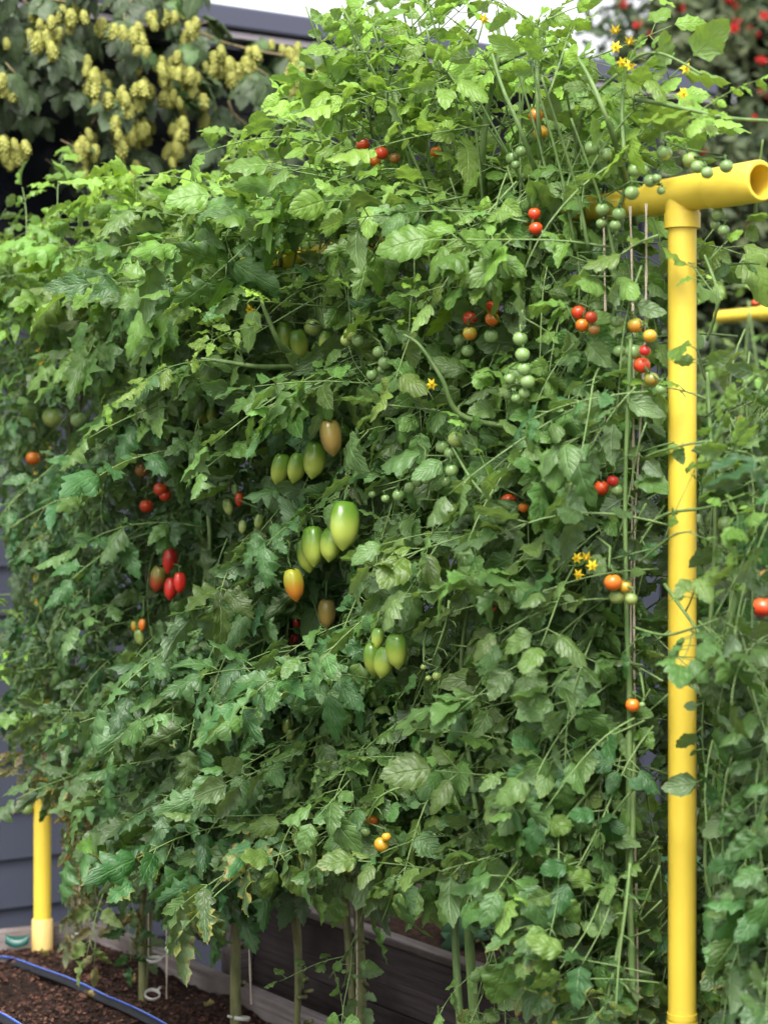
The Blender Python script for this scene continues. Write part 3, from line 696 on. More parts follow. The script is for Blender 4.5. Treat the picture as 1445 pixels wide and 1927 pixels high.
for kx in (1366, 1388, 1410, 1432, 1454): keep.append((kx, 597 - (kx - 1366) * .07, 21, 7.7 - (kx - 1352) * .004))
keep += [(1434, 1143, 20, 6.15), (1442, 1087, 13, 6.15)]
# main stems up to the beam
def smooth_line(pts, k=6):
    out = []
    for i in range(len(pts) - 1):
        p0, p1, p2, p3 = pts[max(i - 1, 0)], pts[i], pts[i + 1], pts[min(i + 2, len(pts) - 1)]
        for j in range(k):
            t = j / k
            out.append(0.5 * ((2 * p1) + (p2 - p0) * t + (2 * p0 - 5 * p1 + 4 * p2 - p3) * t * t + (3 * p1 - p0 - 3 * p2 + p3) * t ** 3))
    out.append(pts[-1]); return out
def add_stem(pl, pts, r0, r1, mat=M_stem, name='stem', n=7):
    pts = smooth_line([p - pl.location for p in pts]); k = len(pts) - 1
    mb = MB()
    rr = []
    for i in range(k + 1):
        f = i / k; rr.append((r0 + (r1 - r0) * f) * (1 + 0.12 * noise.noise((f * 9, r0 * 1000, pl.location.x * 50))))
    mb.tube(pts, rr, n)
    return mb.build(name, mat, pl)
for (pl, kind, t, bx) in plants:
    b = pl.location.copy(); r0 = {456: .0125, 690: .0115, 885: .0115, 288: .010}.get(bx, .0075 if bx < 1200 else .004)
    for s in range(2 if bx not in (456,) else 1):
        pts = [b + Vector((0, 0, -.02))]
        for i in range(1, 9):
            z = SOIL + (BEAM + (0.02 if bx < 1300 else -.45) - SOIL) * i / 8
            pts.append(T(t + U(-.010, .010) + (0.016 * s * min(1, i / 2)), z, U(-.015, .03)))
        add_stem(pl, pts, r0 * (1 if s == 0 else .8), 0.0045, M_oldstem if bx < 800 else M_stem)
    for j_ in range(5):                                  # leaf scars and pruned side stubs
        mb = MB(); zz = U(.04, .42); q = T(t, SOIL + zz, .0); q = b + (q - b) * 1.0; d = Vector((U(-.9, .9), -1, U(.2, .8))).normalized(); lg = U(.014, .034)
        mb.tube([q - b, q - b + d * lg * .6, q - b + d * lg], [.006, .0042, .0048], 6); mb.build('pruned_stub', M_oldstem, pl)

# leaves filling the hedge
def rand_dir(front=0.68):
    az = random.gauss(0, 0.85) if rnd() < front else U(0, 6.28)
    d = TN * math.cos(az) + TD * math.sin(az)
    pt = R(U(-78, 22)); return d * math.cos(pt) + UP * math.sin(pt)
def kind_for(px, py):
    if px < 240: return 'fine'
    edge = 690 + 60 * math.sin(py / 130)
    if px < edge - 60: return 'plum' if (px > 300 or rnd() < .6) else 'fine'
    if px > edge + 60: return 'cherry'
    return random.choice(('plum', 'cherry'))
placed = {}
def fill(n, offs, tr, zr, need=.75, scl=(0.85, 1.30), front=.68):
    got = 0
    for _ in range(n):
        t = U(*tr); z = U(*zr); off = U(*offs)
        pos = T(t, z, off)
        if pos.y < 2.6: continue
        x, y = proj(pos)
        if not (-120 < x < 1560 and -60 < y < 2060): continue
        k = kind_for(x, y)
        pl = min(plants, key=lambda q: abs(q[2] - t) + U(0, .03))[0]
        if placed.get(pl.name, 0) >= CAP: continue
        h = (z - SOIL) / (BEAM - SOIL)
        wear = max(0, 1.05 - h * 1.9) * U(.3, 1.25) + (0.3 if rnd() < .08 else 0)
        tint = None; yo = max(0, min(1, (h - .78) * 2.2)) * U(.2, 1.0) if h > .78 else (0.25 if rnd() < .12 else 0) * rnd()
        if k == 'fine' and h < .36: wear += U(.3, 1.0); tint = random.choice(((0.13, 0.11, 0.055), (0.085, 0.10, 0.05), None))
        if pl is plants[-1][0] and tint is None and h < .85: tint = (.056, .125, .034)
        o = put_leaf(pl, k, pos, rand_dir(front), R(U(-42, 42)), U(*scl), yo, min(1, wear), POLY, need, True, tint)
        if o: placed[pl.name] = placed.get(pl.name, 0) + 1; got += 1
    return got
CAP = 165
g2 = fill(5200, (.0, .17), (-.12, 1.16), (SOIL + .10, BEAM + .10), .72)
CAP = 215
g4 = fill(900, (-.12, .14), (.90, 1.18), (SOIL + .45, BEAM + .05), .7)
CAP = 262
g1 = fill(2200, (-.16, .0), (-.10, 1.14), (SOIL + .08, BEAM + .06))
g3 = fill(5000, (-.14, .12), (-.15, -.005), (SOIL - .1, BEAM - .05), .5)
print('leaves', g1, g2, g3, placed)

# shoots: a green stem with leaves set round it
def shoot(pl, pts, r0, r1, kind, nleaf, s0, s1, y0=.3, y1=1.0, start=.25, out=None, respect=False, poly=None, name='side_shoot'):
    add_stem(pl, pts, r0, r1, M_stem, name, 6)
    line = smooth_line(pts, 8); az = U(0, 6.28)
    for i in range(nleaf):
        f = start + (1 - start) * (i + .5) / nleaf
        p = line[min(len(line) - 1, int(f * (len(line) - 1)))]
        d0 = (line[min(len(line) - 1, int(f * (len(line) - 1)) + 1)] - line[max(0, int(f * (len(line) - 1)) - 1)]).normalized()
        az += 2.4 + U(-.4, .4)
        a = d0.orthogonal().normalized(); b = d0.cross(a)
        d = a * math.cos(az) + b * math.sin(az) + d0 * U(.3, .9) + (out if out else Vector())
        sc = s0 + (s1 - s0) * f
        put_leaf(pl, kind, p, d, R(U(-25, 25)), sc * U(.85, 1.15), y0 + (y1 - y0) * f, 0, poly, .4, respect)
TOPY = [(-60, 385), (70, 365), (200, 390), (250, 355), (400, 300), (440, 245), (590, 245), (640, 180), (670, 40), (760, -30), (1000, -20), (1060, 40), (1200, 95), (1290, 125), (1390, 190), (1450, 230)]
def top_at(x):
    for (a, b), (c, d) in zip(TOPY, TOPY[1:]):
        if a <= x <= c: return b + (d - b) * (x - a) / (c - a)
    return 300
for i in range(76):
    t = -0.06 + 1.16 * (i + U(0, 1)) / 48 if i < 48 else U(.02, .42)
    off = U(-.10, .12); b = T(t, BEAM - U(.02, .15), off); x, y = proj(b)
    if 1225 < x < 1345: continue
    zt = EYE - (top_at(x) - HOR) / FPX * b.y - U(.03, .16)
    if zt < b.z + .1: zt = b.z + .12
    l = Vector((U(-.12, .12), U(-.12, .08), 0)) + TN * U(-.02, .14)
    pts = [b, b * .6 + Vector((b.x, b.y, zt)) * .4 + l * .3, Vector((b.x, b.y, zt)) + l]
    kd = 'fine' if x < 240 else ('plum' if x < 620 else 'cherry')
    shoot(plant_at(x), pts, .0036, .0016, kd, random.choice((5, 6, 6)), 1.45, .85, .35, 1.0, .12, UP * -.05 + TN * .15, True, [(a, b - (25 if a > 640 else 0) if b < 600 else b) for a, b in POLY], 'top_shoot')
for (ax_, pts_, off_, ra_) in ((1170, KL[0][0], .115, .0062), (885, KL[1][0], .085, .0062), (456, KL[2][0], .085, .0072)):
    add_stem(plant_at(ax_), [W(x_, y_, off_) for x_, y_ in pts_], ra_, ra_ * .5, M_stem)
EXPL = [  # explicit shoots seen in the photograph: plant x, [(px, py, offset)], radii, kind, leaves, sizes, youth
    (1040, [(930, 520, -.04), (914, 400, .05), (908, 290, .11), (920, 190, .12), (938, 105, .13), (935, 20, .13)], .0085, .003, 'cherry', 6, .9, .6, .7, 1.0, .55),
    (1040, [(940, 120, .12), (985, 100, .13), (1050, 82, .14)], .005, .002, 'cherry', 3, .8, .7, .8, 1.0, .4),
    (885, [(1040, 430, -.03), (1010, 330, .08), (975, 235, .14), (945, 165, .14), (925, 100, .14)], .006, .003, 'cherry', 3, .7, .6, .8, 1.0, .6),
    (1040, [(1020, 420, -.03), (1017, 310, .08), (1012, 210, .12), (1010, 100, .12)], .0055, .004, 'cherry', 2, .8, .6, .8, 1.0, .8),
    (1170, [(1195, 420, -.04), (1168, 305, .08), (1140, 220, .15), (1105, 140, .16), (1065, 80, .16)], .0065, .003, 'cherry', 5, .8, .7, .8, 1.0, .4),
    (1170, [(1080, 400, -.04), (1085, 290, .06), (1100, 205, .1), (1160, 140, .1)], .005, .003, 'cherry', 3, .7, .6, .8, 1.0, .5),
    (1365, [(1190, 185, .10), (1290, 205, .08), (1370, 222, .06), (1460, 228, .04)], .0042, .0025, 'cherry', 3, .62, .62, .85, 1.0, .3),
    (1365, [(1175, 300, .12), (1170, 200, .1), (1185, 120, .1), (1240, 100, .1), (1320, 140, .08)], .004, .002, 'cherry', 5, .6, .5, .9, 1.0, .3),
    (575, [(700, 420, .05), (640, 250, .1), (690, 120, .12), (720, 60, .12)], .005, .003, 'cherry', 5, .8, .5, .8, 1.0, .35),
    (885, [(960, 805, .16), (865, 780, .24), (830, 710, .28), (790, 650, .30), (760, 630, .31)], .006, .002, 'cherry', 7, .8, .45, .5, 1.0, .2),
    (885, [(960, 960, .2), (900, 920, .25), (850, 840, .25)], .003, .002, 'cherry', 4, .8, .7, .3, .5, .2),
    (575, [(580, 690, .16), (530, 650, .26), (505, 600, .30), (490, 560, .32)], .008, .003, 'plum', 6, .75, .4, .7, 1.0, .3),
    (575, [(575, 690, .16), (490, 690, .28), (420, 680, .34), (380, 675, .36)], .006, .003, 'plum', 4, .7, .6, .6, 1.0, .4),
    (456, [(360, 800, .12), (300, 740, .22), (240, 690, .28), (160, 690, .30)], .004, .002, 'plum', 5, .7, .5, .5, .9, .2),
    (885, [(835, 1180, .10), (845, 1080, .18), (880, 1010, .22)], .003, .002, 'cherry', 3, .9, .8, .4, .5, .1),
    (1170, [(1150, 1440, .1), (1090, 1510, .2), (1010, 1610, .24)], .004, .002, 'cherry', 4, .95, .9, .15, .2, .3),
    (1170, [(1190, 1350, .10), (1188, 1600, .12), (1160, 1800, .16), (1130, 1930, .18)], .0055, .003, 'cherry', 0, 1, 1, 0, 0, .3),
    (1170, [(1250, 1100, .10), (1300, 1170, .12), (1340, 1230, .12)], .003, .002, 'cherry', 3, .95, .9, .1, .2, .3),
    (1365, [(1215, 990, .12), (1260, 965, .12), (1330, 955, .1), (1400, 930, .08)], .003, .002, 'cherry', 3, .7, .6, .3, .5, .2),
    (1365, [(1215, 860, .14), (1240, 850, .15), (1300, 835, .15), (1340, 830, .14)], .002, .0015, 'cherry', 4, .62, .5, .3, .5, .1),
    (1170, [(1200, 1060, .15), (1262, 1010, .16), (1300, 1000, .16)], .002, .0015, 'cherry', 3, .6, .5, .2, .4, .3),
    (1170, [(1190, 1180, .15), (1250, 1195, .16), (1310, 1180, .16), (1350, 1165, .15)], .0025, .0015, 'cherry', 5, .85, .7, .15, .3, .2),
    (1365, [(1330, 640, .03), (1350, 560, .05), (1325, 480, .05)], .003, .002, 'cherry', 5, .8, .7, .7, 1.0, .1),
    (1365, [(1330, 1250, .02), (1345, 1000, .04), (1335, 800, .04), (1330, 700, .04)], .004, .003, 'cherry', 8, .9, .8, .2, .6, .1),
    (1365, [(1360, 1170, .06), (1395, 1200, .07), (1415, 1300, .07), (1440, 1380, .07), (1455, 1420, .07)], .003, .002, 'cherry', 0, 1, 1, 0, 0, .3),
    (1365, [(1375, 1220, .06), (1368, 1350, .06), (1400, 1420, .06)], .002, .0015, 'cherry', 0, 1, 1, 0, 0, .3),
    (148, [(120, 1260, .14), (85, 1220, .22), (40, 1225, .26)], .003, .0015, 'fine', 5, 1.0, .7, .8, 1.0, .2),
    (148, [(60, 500, .10), (68, 600, .14), (90, 660, .14)], .005, .003, 'fine', 3, .9, .8, .3, .5, .3),
]
for (ax, pts, r0, r1, kd, nl, s0, s1, y0, y1, st) in EXPL:
    shoot(plant_at(ax), [W(*p) for p in pts], r0, r1, kd, nl, s0, s1, y0, y1, st, UP * .1 + TN * .1, 'fruit')
# worn leaves hanging low: withered at the far plant, blotched over the plank bed
for (x_, y_, n_, sp_, kd_) in ((110, 1560, 9, 38, 'fine'), (150, 1640, 9, 32, 'fine'), (215, 1600, 5, 30, 'fine'), (150, 1500, 6, 40, 'fine'), (255, 1640, 4, 25, 'plum'), 
                              (945, 1760, 2, 30, 'cherry'), (1060, 1840, 5, 40, 'cherry'), (1350, 1520, 6, 45, 'plum'), (1370, 1650, 6, 45, 'plum'), (1350, 1800, 5, 45, 'plum')):
    for _ in range(n_):
        p_ = W(x_ + U(-sp_, sp_), y_ + U(-sp_, sp_) * 1.3, U(.02, .12) if x_ < 1300 else .03)
        d_ = TN * U(.1, 1) + TD * U(-1, 1) + UP * U(-2.2, -.3)
        wl = x_ < 240
        put_leaf(plant_at(x_), kd_, p_, d_, R(U(-50, 50)), U(.65, .95), 0, U(.55, 1.0) if wl else U(.25, .75), None, 0, True, random.choice(((.13, .115, .06), (.15, .10, .055), (.075, .09, .045))) if wl else random.choice(((.075, .125, .04), None, (.10, .14, .045))))
# sprigs dangling in front of the plank bed
for (ax_, pts_) in ((690, [(690, 1690, .05), (665, 1770, .09), (620, 1840, .11)]), (885, [(950, 1720, .07), (925, 1800, .10), (905, 1870, .11)])):
    shoot(plant_at(ax_), [W(*p) for p in pts_], .0022, .0014, 'cherry', 4, .8, .75, .15, .1, .3, UP * -.5 + TN * .2, 'fruit')
# bare fruit stalks with comb-like side stubs
for (ax, pts) in ((1170, [(1185, 1625, .20), (1178, 1700, .22), (1165, 1800, .23), (1158, 1900, .24)]), (885, [(845, 1130, .24), (838, 1175, .25), (815, 1240, .26)]), (690, [(795, 1480, .1), (760, 1480, .2), (715, 1500, .23), (690, 1540, .22)])):
    pl = plant_at(ax); ln = smooth_line([W(*p) - pl.location for p in pts], 5); mb = MB(); mb.tube(ln, [.003 - .0015 * i / len(ln) for i in range(len(ln))], 5)
    for i in range(2, len(ln), 2):
        s = 1 if i % 4 else -1; mb.tube([ln[i], ln[i] + TD * (.02 * s) - UP * .004, ln[i] + TD * (.03 * s) - UP * .013], [.0011, .001, .0012], 4)
    mb.build('bare_fruit_stalk', M_stem, pl)

# ------------------------------------------------------------------ twine, clips, drip tape
TW = [(145, 500, 148, 1745, 'twine running down to the plant beside the far yellow post'), (276, 1500, 277, 1800, 'grey twine hanging left of the clipped forked stem'), (312, 1500, 311, 1880, 'thin twine hanging right of the clipped forked stem'),
      (413, 500, 470, 1890, 'twine along the thick bare olive stem'), (670, 700, 668, 1927, 'twine beside the pruned stem in front of the dark planks'), (1135, 430, 1130, 1900, 'white twine hanging from the beam left of the long bare stalk'),
      (1215, 420, 1185, 1500, 'pale twine slanting down to the long bare stalk near the near post'), (1185, 430, 1195, 1927, 'pale twine hanging closest to the near yellow post')]
for (x0, y0, x1, y1, lab) in TW:
    off = .07 if x0 > 1000 else .03
    p0 = W(x0, y0, off); p0.z = BEAM - .02; p1 = W(x1, y1, off + .01)
    if x0 < 1000: p1.z = max(p1.z, SOIL)
    mb = MB(); n = 24
    for s in (0, math.pi):
        mb.tube([p0.lerp(p1, i / n) - p0 + Vector((.0012 * math.cos(i * 2.2 + s) + .004 * math.sin(i * .35), .0012 * math.sin(i * 2.2 + s), 0)) for i in range(n + 1)], .0013, 5)
    tag(mb.build('twine', M_twine, None, p0), lab, 'twine', 'twines holding up the tomato stems')
CL = [(149, 1763, .2, 'white clip ring at the foot of the plant by the far yellow post'), (290, 1806, .1, 'upper white clip ring on the forked stem by the twine'), (287, 1872, .5, 'lower white clip ring, tilted, on the forked stem'), (455, 1916, .2, 'white slotted clip ring at the foot of the thick olive stem'), (303, 1721, .3, 'small white clip pinned high on the forked stem under the leaves')]
for (px, py, tl, lab) in CL:
    base = min(plants, key=lambda q: abs(q[3] - px))[0].location
    c = W(px, py, .01); r = .0175 if 'small' not in lab else .008
    mb = MB(); n = 24; h = .0045
    prof = [(r, -h), (r + .002, -h), (r + .002, h), (r, h), (r, -h)]; mb.lathe(prof, n)
    for k in range(10):                                  # ladder slots as raised ribs
        a = k * .33 - 3.0; d = Vector((math.cos(a), math.sin(a), 0)); mb.tube([d * (r + .002) - UP * h * .8, d * (r + .002) + UP * h * .8], .0011, 4)
    mb.tube([(r, 0, 0), (r + .016, .002, .003)], [.004, .003], 5)
    o = mb.build('plant_clip', M_clip, None, c); o.rotation_euler = (tl * .7, -tl * .6, U(0, 6)); tag(o, lab, 'plant clip', 'white clips on the tomato stems')
def tape(pts, lab):
    ps = [PZ(x, y, SOIL + .012) for x, y in pts]; ps = smooth_line(ps, 8); mb = MB()
    w = [-.017, -.011, -.001, .0008, .0020, .0036, .0056, .012]; hh = [.0, .006, .010, .0105, .011, .011, .010, .0]; mi = [0, 0, 1, 1, 2, 1, 0]
    vs = []
    for i, p in enumerate(ps):
        d = (ps[min(i + 1, len(ps) - 1)] - ps[max(i - 1, 0)]); d.z = 0; d.normalize(); s = Vector((-d.y, d.x, 0))
        zz = p.z + .004 * noise.noise((p.x * 6, p.y * 6, 3))
        for a, h in zip(w, hh): vs.append((p.x + s.x * a, p.y + s.y * a, zz + h))
        for a, h in zip(reversed(w), reversed(hh)): vs.append((p.x + s.x * a, p.y + s.y * a, zz + h * .5 - .003))
    n = 16; b0 = len(mb.v); mb.v += vs; mb.uv += [(0, 0)] * len(vs); mb.tone += [0.5] * len(vs)
    for i in range(len(ps) - 1):
        for j in range(n):
            mb.f.append((i * n + j, i * n + (j + 1) % n, (i + 1) * n + (j + 1) % n, (i + 1) * n + j)); mb.m.append(mi[j] if j < 7 else 0)
    tag(mb.build('drip_tape', [M_black, M_blue, M_lblue], None), lab, 'drip tape', 'black drip tapes with blue stripes on the soil')
tape([(-60, 1800), (0, 1807), (40, 1815), (150, 1858), (250, 1905), (330, 1945), (420, 1995)], 'long black drip tape with blue stripes crossing the bed towards the stems')
tape([(-80, 1885), (0, 1915), (45, 1940), (110, 1985)], 'short end of blue striped drip tape in the bottom corner of the soil')
c = PZ(33, 1782, SOIL + .008); mb = MB(); vs = []
for i in range(9):
    f = i / 8 * 2 - 1
    for j in (-1, 0, 1): vs.append((f * .032, j * .010 * (1 - f * f * .7), .010 * f * f + .004 * (1 - j * j) + .012 * (j + 1)))
mb.add(vs, [(i * 3 + j, i * 3 + j + 1, i * 3 + 4 + j, i * 3 + 3 + j) for i in range(8) for j in range(2)])
o = mb.build('plastic_scrap', M_teal, None, c); md = o.modifiers.new('solid', 'SOLIDIFY'); md.thickness = .002
tag(o, 'curved dark teal plastic scrap lying on the soil by the far post', 'plastic scrap')

for (px, py, lab) in ((95, 1800, 'curled rust coloured dry leaf below the far post coupling'), (255, 1850, 'small dry brown leaf lying on the mulch left of the forked stem'), (385, 1895, 'dry brown leaf on the mulch before the thick olive stem'), (180, 1880, 'shrivelled leaf lying just beyond the long drip tape')):
    c = PZ(px, py, SOIL + .008); mb = MB()
    blade(mb, Matrix.Rotation(U(0, 6), 4, 'Z') @ Matrix.Rotation(R(-12), 4, 'Y'), .036, .010, 8, .15, 0, .6, -.5, -.2, .4, .5, .8, .5)
    o = mb.build('dry_leaf', M_leaf, None, c, uv=True); o['leaf_tint'] = [.20, .075, .030]; o['wear'] = .9; tag(o, lab, 'dry leaf')

# ------------------------------------------------------------------ hop vine on the eave
def hop_leaf():
    mb = MB(); L = U(.07, .11)
    for k, (an, s) in enumerate(((0, 1.0), (48, .72), (-48, .72))):
        M4 = Matrix.Rotation(R(an + U(-6, 6)), 4, 'Z') @ Matrix.Rotation(R(U(0, 25)), 4, 'Y')
        blade(mb, M4, L * s, L * s * .33, 9, .10, 0, U(.1, .4), U(.1, .4), U(.2, .6), .15, .5, .9, rnd())
    mb.tube([(-.04, 0, -.005), (0, 0, 0)], .0018, 4, 1)
    return mb.mesh('leaf', [M_hopleaf, M_vine], uv=True)
def hop_cone():
    mb = MB(); rows = 8
    mb.tube([(0, 0, .15), (0, 0, -.2), (0, 0, -1.0), (0, 0, -1.9), (0, 0, -2.1)], [.08, .45, .62, .35, .05], 7)
    for i in range(rows):
        z = -0.05 - 1.95 * i / rows; r = .62 * math.sin(math.pi * (0.20 + .68 * i / rows)) + .12; n = 6
        for k in range(n):
            a = 6.283 * (k + .5 * (i % 2)) / n + U(-.1, .1); d = Vector((math.cos(a), math.sin(a), 0)); s = Vector((-d.y, d.x, 0)); fl = U(.9, 1.25)
            mb.add([d * r * .75 + UP * (z + .12) + s * .16, d * r * .75 + UP * (z + .12) - s * .16, d * r * fl + UP * (z - .16) - s * .26, d * r * fl + UP * (z - .16) + s * .26, d * r * fl * .98 + UP * (z - .46)], [(0, 1, 2, 3), (3, 2, 4)])
    return mb.mesh('hop_cone', M_cone)
HL = [hop_leaf() for _ in range(8)]; HC = [hop_cone() for _ in range(5)]
hop = thing('hop_vine', 'dark leaved hop vine loaded with yellow green cones hanging from the eave', 'hop vine', W0 + WN * .3)
def WH(px, py, off):                                     # on a plane parallel to the house wall
    o = W0 + WN * off; d = Vector(((px - CX) / FPX, 1, 0)); return P(px, py, o.dot(WN) / d.dot(WN))
HPOLY = [(-60, -60), (385, -60), (395, 60), (470, 70), (520, 95), (600, 75), (650, 110), (660, 190), (600, 240), (560, 300), (430, 330), (260, 370), (100, 330), (130, 250), (60, 220), (-60, 215)]
def hop_ok(x, y): return inside(x, y, HPOLY)
k = 0
while k < 295:
    x, y = U(-60, 660), U(-60, 370)
    if not hop_ok(x, y): continue
    if y > 90 and x > 400 and rnd() < .3: continue
    c = WH(x, y, U(.22, .80)) - hop.location
    o = put('leaf', random.choice(HL), hop, c)
    d = WN + WD * U(-.9, .9) + UP * U(-1.4, .1); o.matrix_local = Matrix.Translation(c) @ frame_of(d, R(U(-40, 40))) @ Matrix.Scale(U(.8, 1.3), 4)
    li = U(.7, 1.5); o['leaf_tint'] = [.034 * li, .056 * li, .021 * li] if not (y < 200 and x > 260 and rnd() < .4) else [.06, .12, .03]; o['wear'] = 0.1; k += 1
CONES = [(78, 45), (95, 55), (60, 70), (90, 85), (125, 20), (5, 140), (10, 160), (18, 275), (35, 270), (5, 265), (70, 60), (100, 95), (180, 130), (165, 125), (175, 145), (245, 55), (265, 50), (290, 20), (270, 90), (250, 115), (272, 120), (270, 155), (262, 145), (325, 110), (335, 112), (305, 105), (312, 145), (325, 165), (328, 195), (340, 220), (205, 175), (230, 190), (218, 190), (260, 185), (245, 170), (275, 225), (262, 235), (225, 260), (215, 265), (255, 260), (150, 265), (170, 265), (150, 300), (160, 305), (250, 325), (230, 340), (410, 100), (395, 120), (425, 110), (440, 130), (400, 140), (470, 105), (462, 98), (550, 85), (545, 105), (555, 120), (560, 135), (545, 150), (535, 155), (380, 160), (370, 175), (390, 190), (360, 130), (375, 45), (365, 60), (350, 25), (310, 20), (600, 140), (620, 160), (590, 165), (340, 260), (350, 255), (330, 275), (120, 60), (20, 60), (200, 30), (140, 15)]
cl = []
for (x, y) in CONES:
    for _ in range(random.choice((3, 4, 4, 5))): cl.append((x + random.gauss(0, 9), y + random.gauss(0, 13)))
random.shuffle(cl)
for (x, y) in cl[:299]:
    c = WH(x, y, U(.52, .86)) - hop.location; o = put('hop_cone', random.choice(HC), hop, c)
    s = U(.014, .024); o.scale = (s, s, s * U(.95, 1.15)); o.rotation_euler = (U(-.3, .3), U(-.3, .3), U(0, 6))
for pts in ([(-30, 150), (30, 135), (100, 90), (125, 20), (130, -60)], [(-40, 75), (0, 70), (40, 45)], [(240, 60), (235, 150), (245, 240), (255, 250)], [(160, 320), (165, 250), (190, 210)], [(430, 190), (440, 215), (470, 240)], [(-60, 10), (200, -20), (420, 80), (640, 120)], [(-60, -30), (100, 0), (250, 20), (400, 70)]):
    mb = MB(); mb.tube(smooth_line([WH(x, y, .55) - hop.location for x, y in pts]), .004, 6); mb.build('bine', M_vine, hop)

# ------------------------------------------------------------------ red flowering tree at the back
TZ = 13.0
tb = P(1400, 1500, TZ); tb.z = 0
tree = thing('flowering_tree', 'dark leafy tree covered with clusters of red flowers behind the trellis', 'tree', tb)
mb = MB()
mb.tube([(0, 0, -.1), (.05, 0, .8), (0, .1, 1.8), (.1, .1, 3.0), (0, 0, 4.4)], [.13, .11, .09, .06, .02], 9)
for k in range(9):
    a = k * 2.4; z = 1.0 + k * .32; d = Vector((math.cos(a), math.sin(a), .5)) * U(.8, 1.3); mb.tube([(0, 0, z), tuple(Vector((0, 0, z)) + d * .5), tuple(Vector((0, 0, z + .2)) + d)], [.045, .03, .012], 6)
mb.build('trunk', M_bark, tree)
cr = MB(); cen = []
for i in range(300):
    while True:
        p = Vector((U(-1.6, 2.1), U(-1.3, 1.3), U(.3, 5.6)))
        x, y = proj(tb + p)
        q = Vector((p.x / 1.95, p.y / 1.4, (p.z - 2.7) / 3.1))
        if q.length < 1 and (x > 1185 or (y > 120 and x > 1120)): break
    cen.append((p, rnd()))
for (p, tn) in cen:
    for _ in range(340):
        v = Vector((random.gauss(0, 1), random.gauss(0, 1), random.gauss(0, 1))) * .18 + p
        d = Vector((random.gauss(0, 1), random.gauss(0, 1), random.gauss(0, 1) - .3)).normalized(); s = d.orthogonal().normalized()
        L = U(.08, .15); w = L * .24
        cr.add([v, v + d * L * .5 + s * w, v + d * L, v + d * L * .5 - s * w], [(0, 1, 2, 3)], 0, None, min(1, max(0, tn * .6 + U(0, .5))))
tag(cr.build('crown', M_treeleaf, tree, smooth=False, uv=True), kind='stuff')
def red_cluster():
    mb = MB(); mb.tube([(0, 0, -.06), (0, 0, 0), (.01, 0, .05)], [.004, .008, .003], 5)
    for _ in range(75):
        d = Vector((random.gauss(0, 1), random.gauss(0, 1), random.gauss(0, .8))).normalized(); s = d.orthogonal().normalized(); r = U(.02, .055)
        mb.add([d * .006, d * r + s * .009, d * r * 1.2, d * r - s * .009], [(0, 1, 2, 3)])
    return mb.mesh('flower', M_red)
RC = [red_cluster() for _ in range(4)]
RED = [(1355, 120), (1330, 60), (1412, 65), (1410, 205), (1338, 275), (1425, 160), (1395, 395), (1405, 425), (1385, 0), (1360, 12), (1375, 50), (1200, 55), (1215, 60), (1255, 90), (1085, 6), (1440, 275), (1350, 305), (1420, 45), (1440, 70), (1370, 270), (1330, 285), (1400, 440), (1440, 350), (1445, 190), (1250, 85), (1170, 20), (1430, 115), (1390, 60), (1380, 440), (1290, 20), (1310, 70), (1445, 420)]
for (x, y) in RED:
    if x < 1150 or rnd() < .2: continue
    c = P(x, y, TZ - U(1.0, 1.35)) - tb
    for _ in range(1):
        o = put('flower', random.choice(RC), tree, c + Vector((U(-.05, .05), U(-.04, .04), U(-.06, .06)))); s = U(.38, .62); o.scale = (s, s, s); o.rotation_euler = (U(-1, 1), U(-1, 1), U(0, 6))

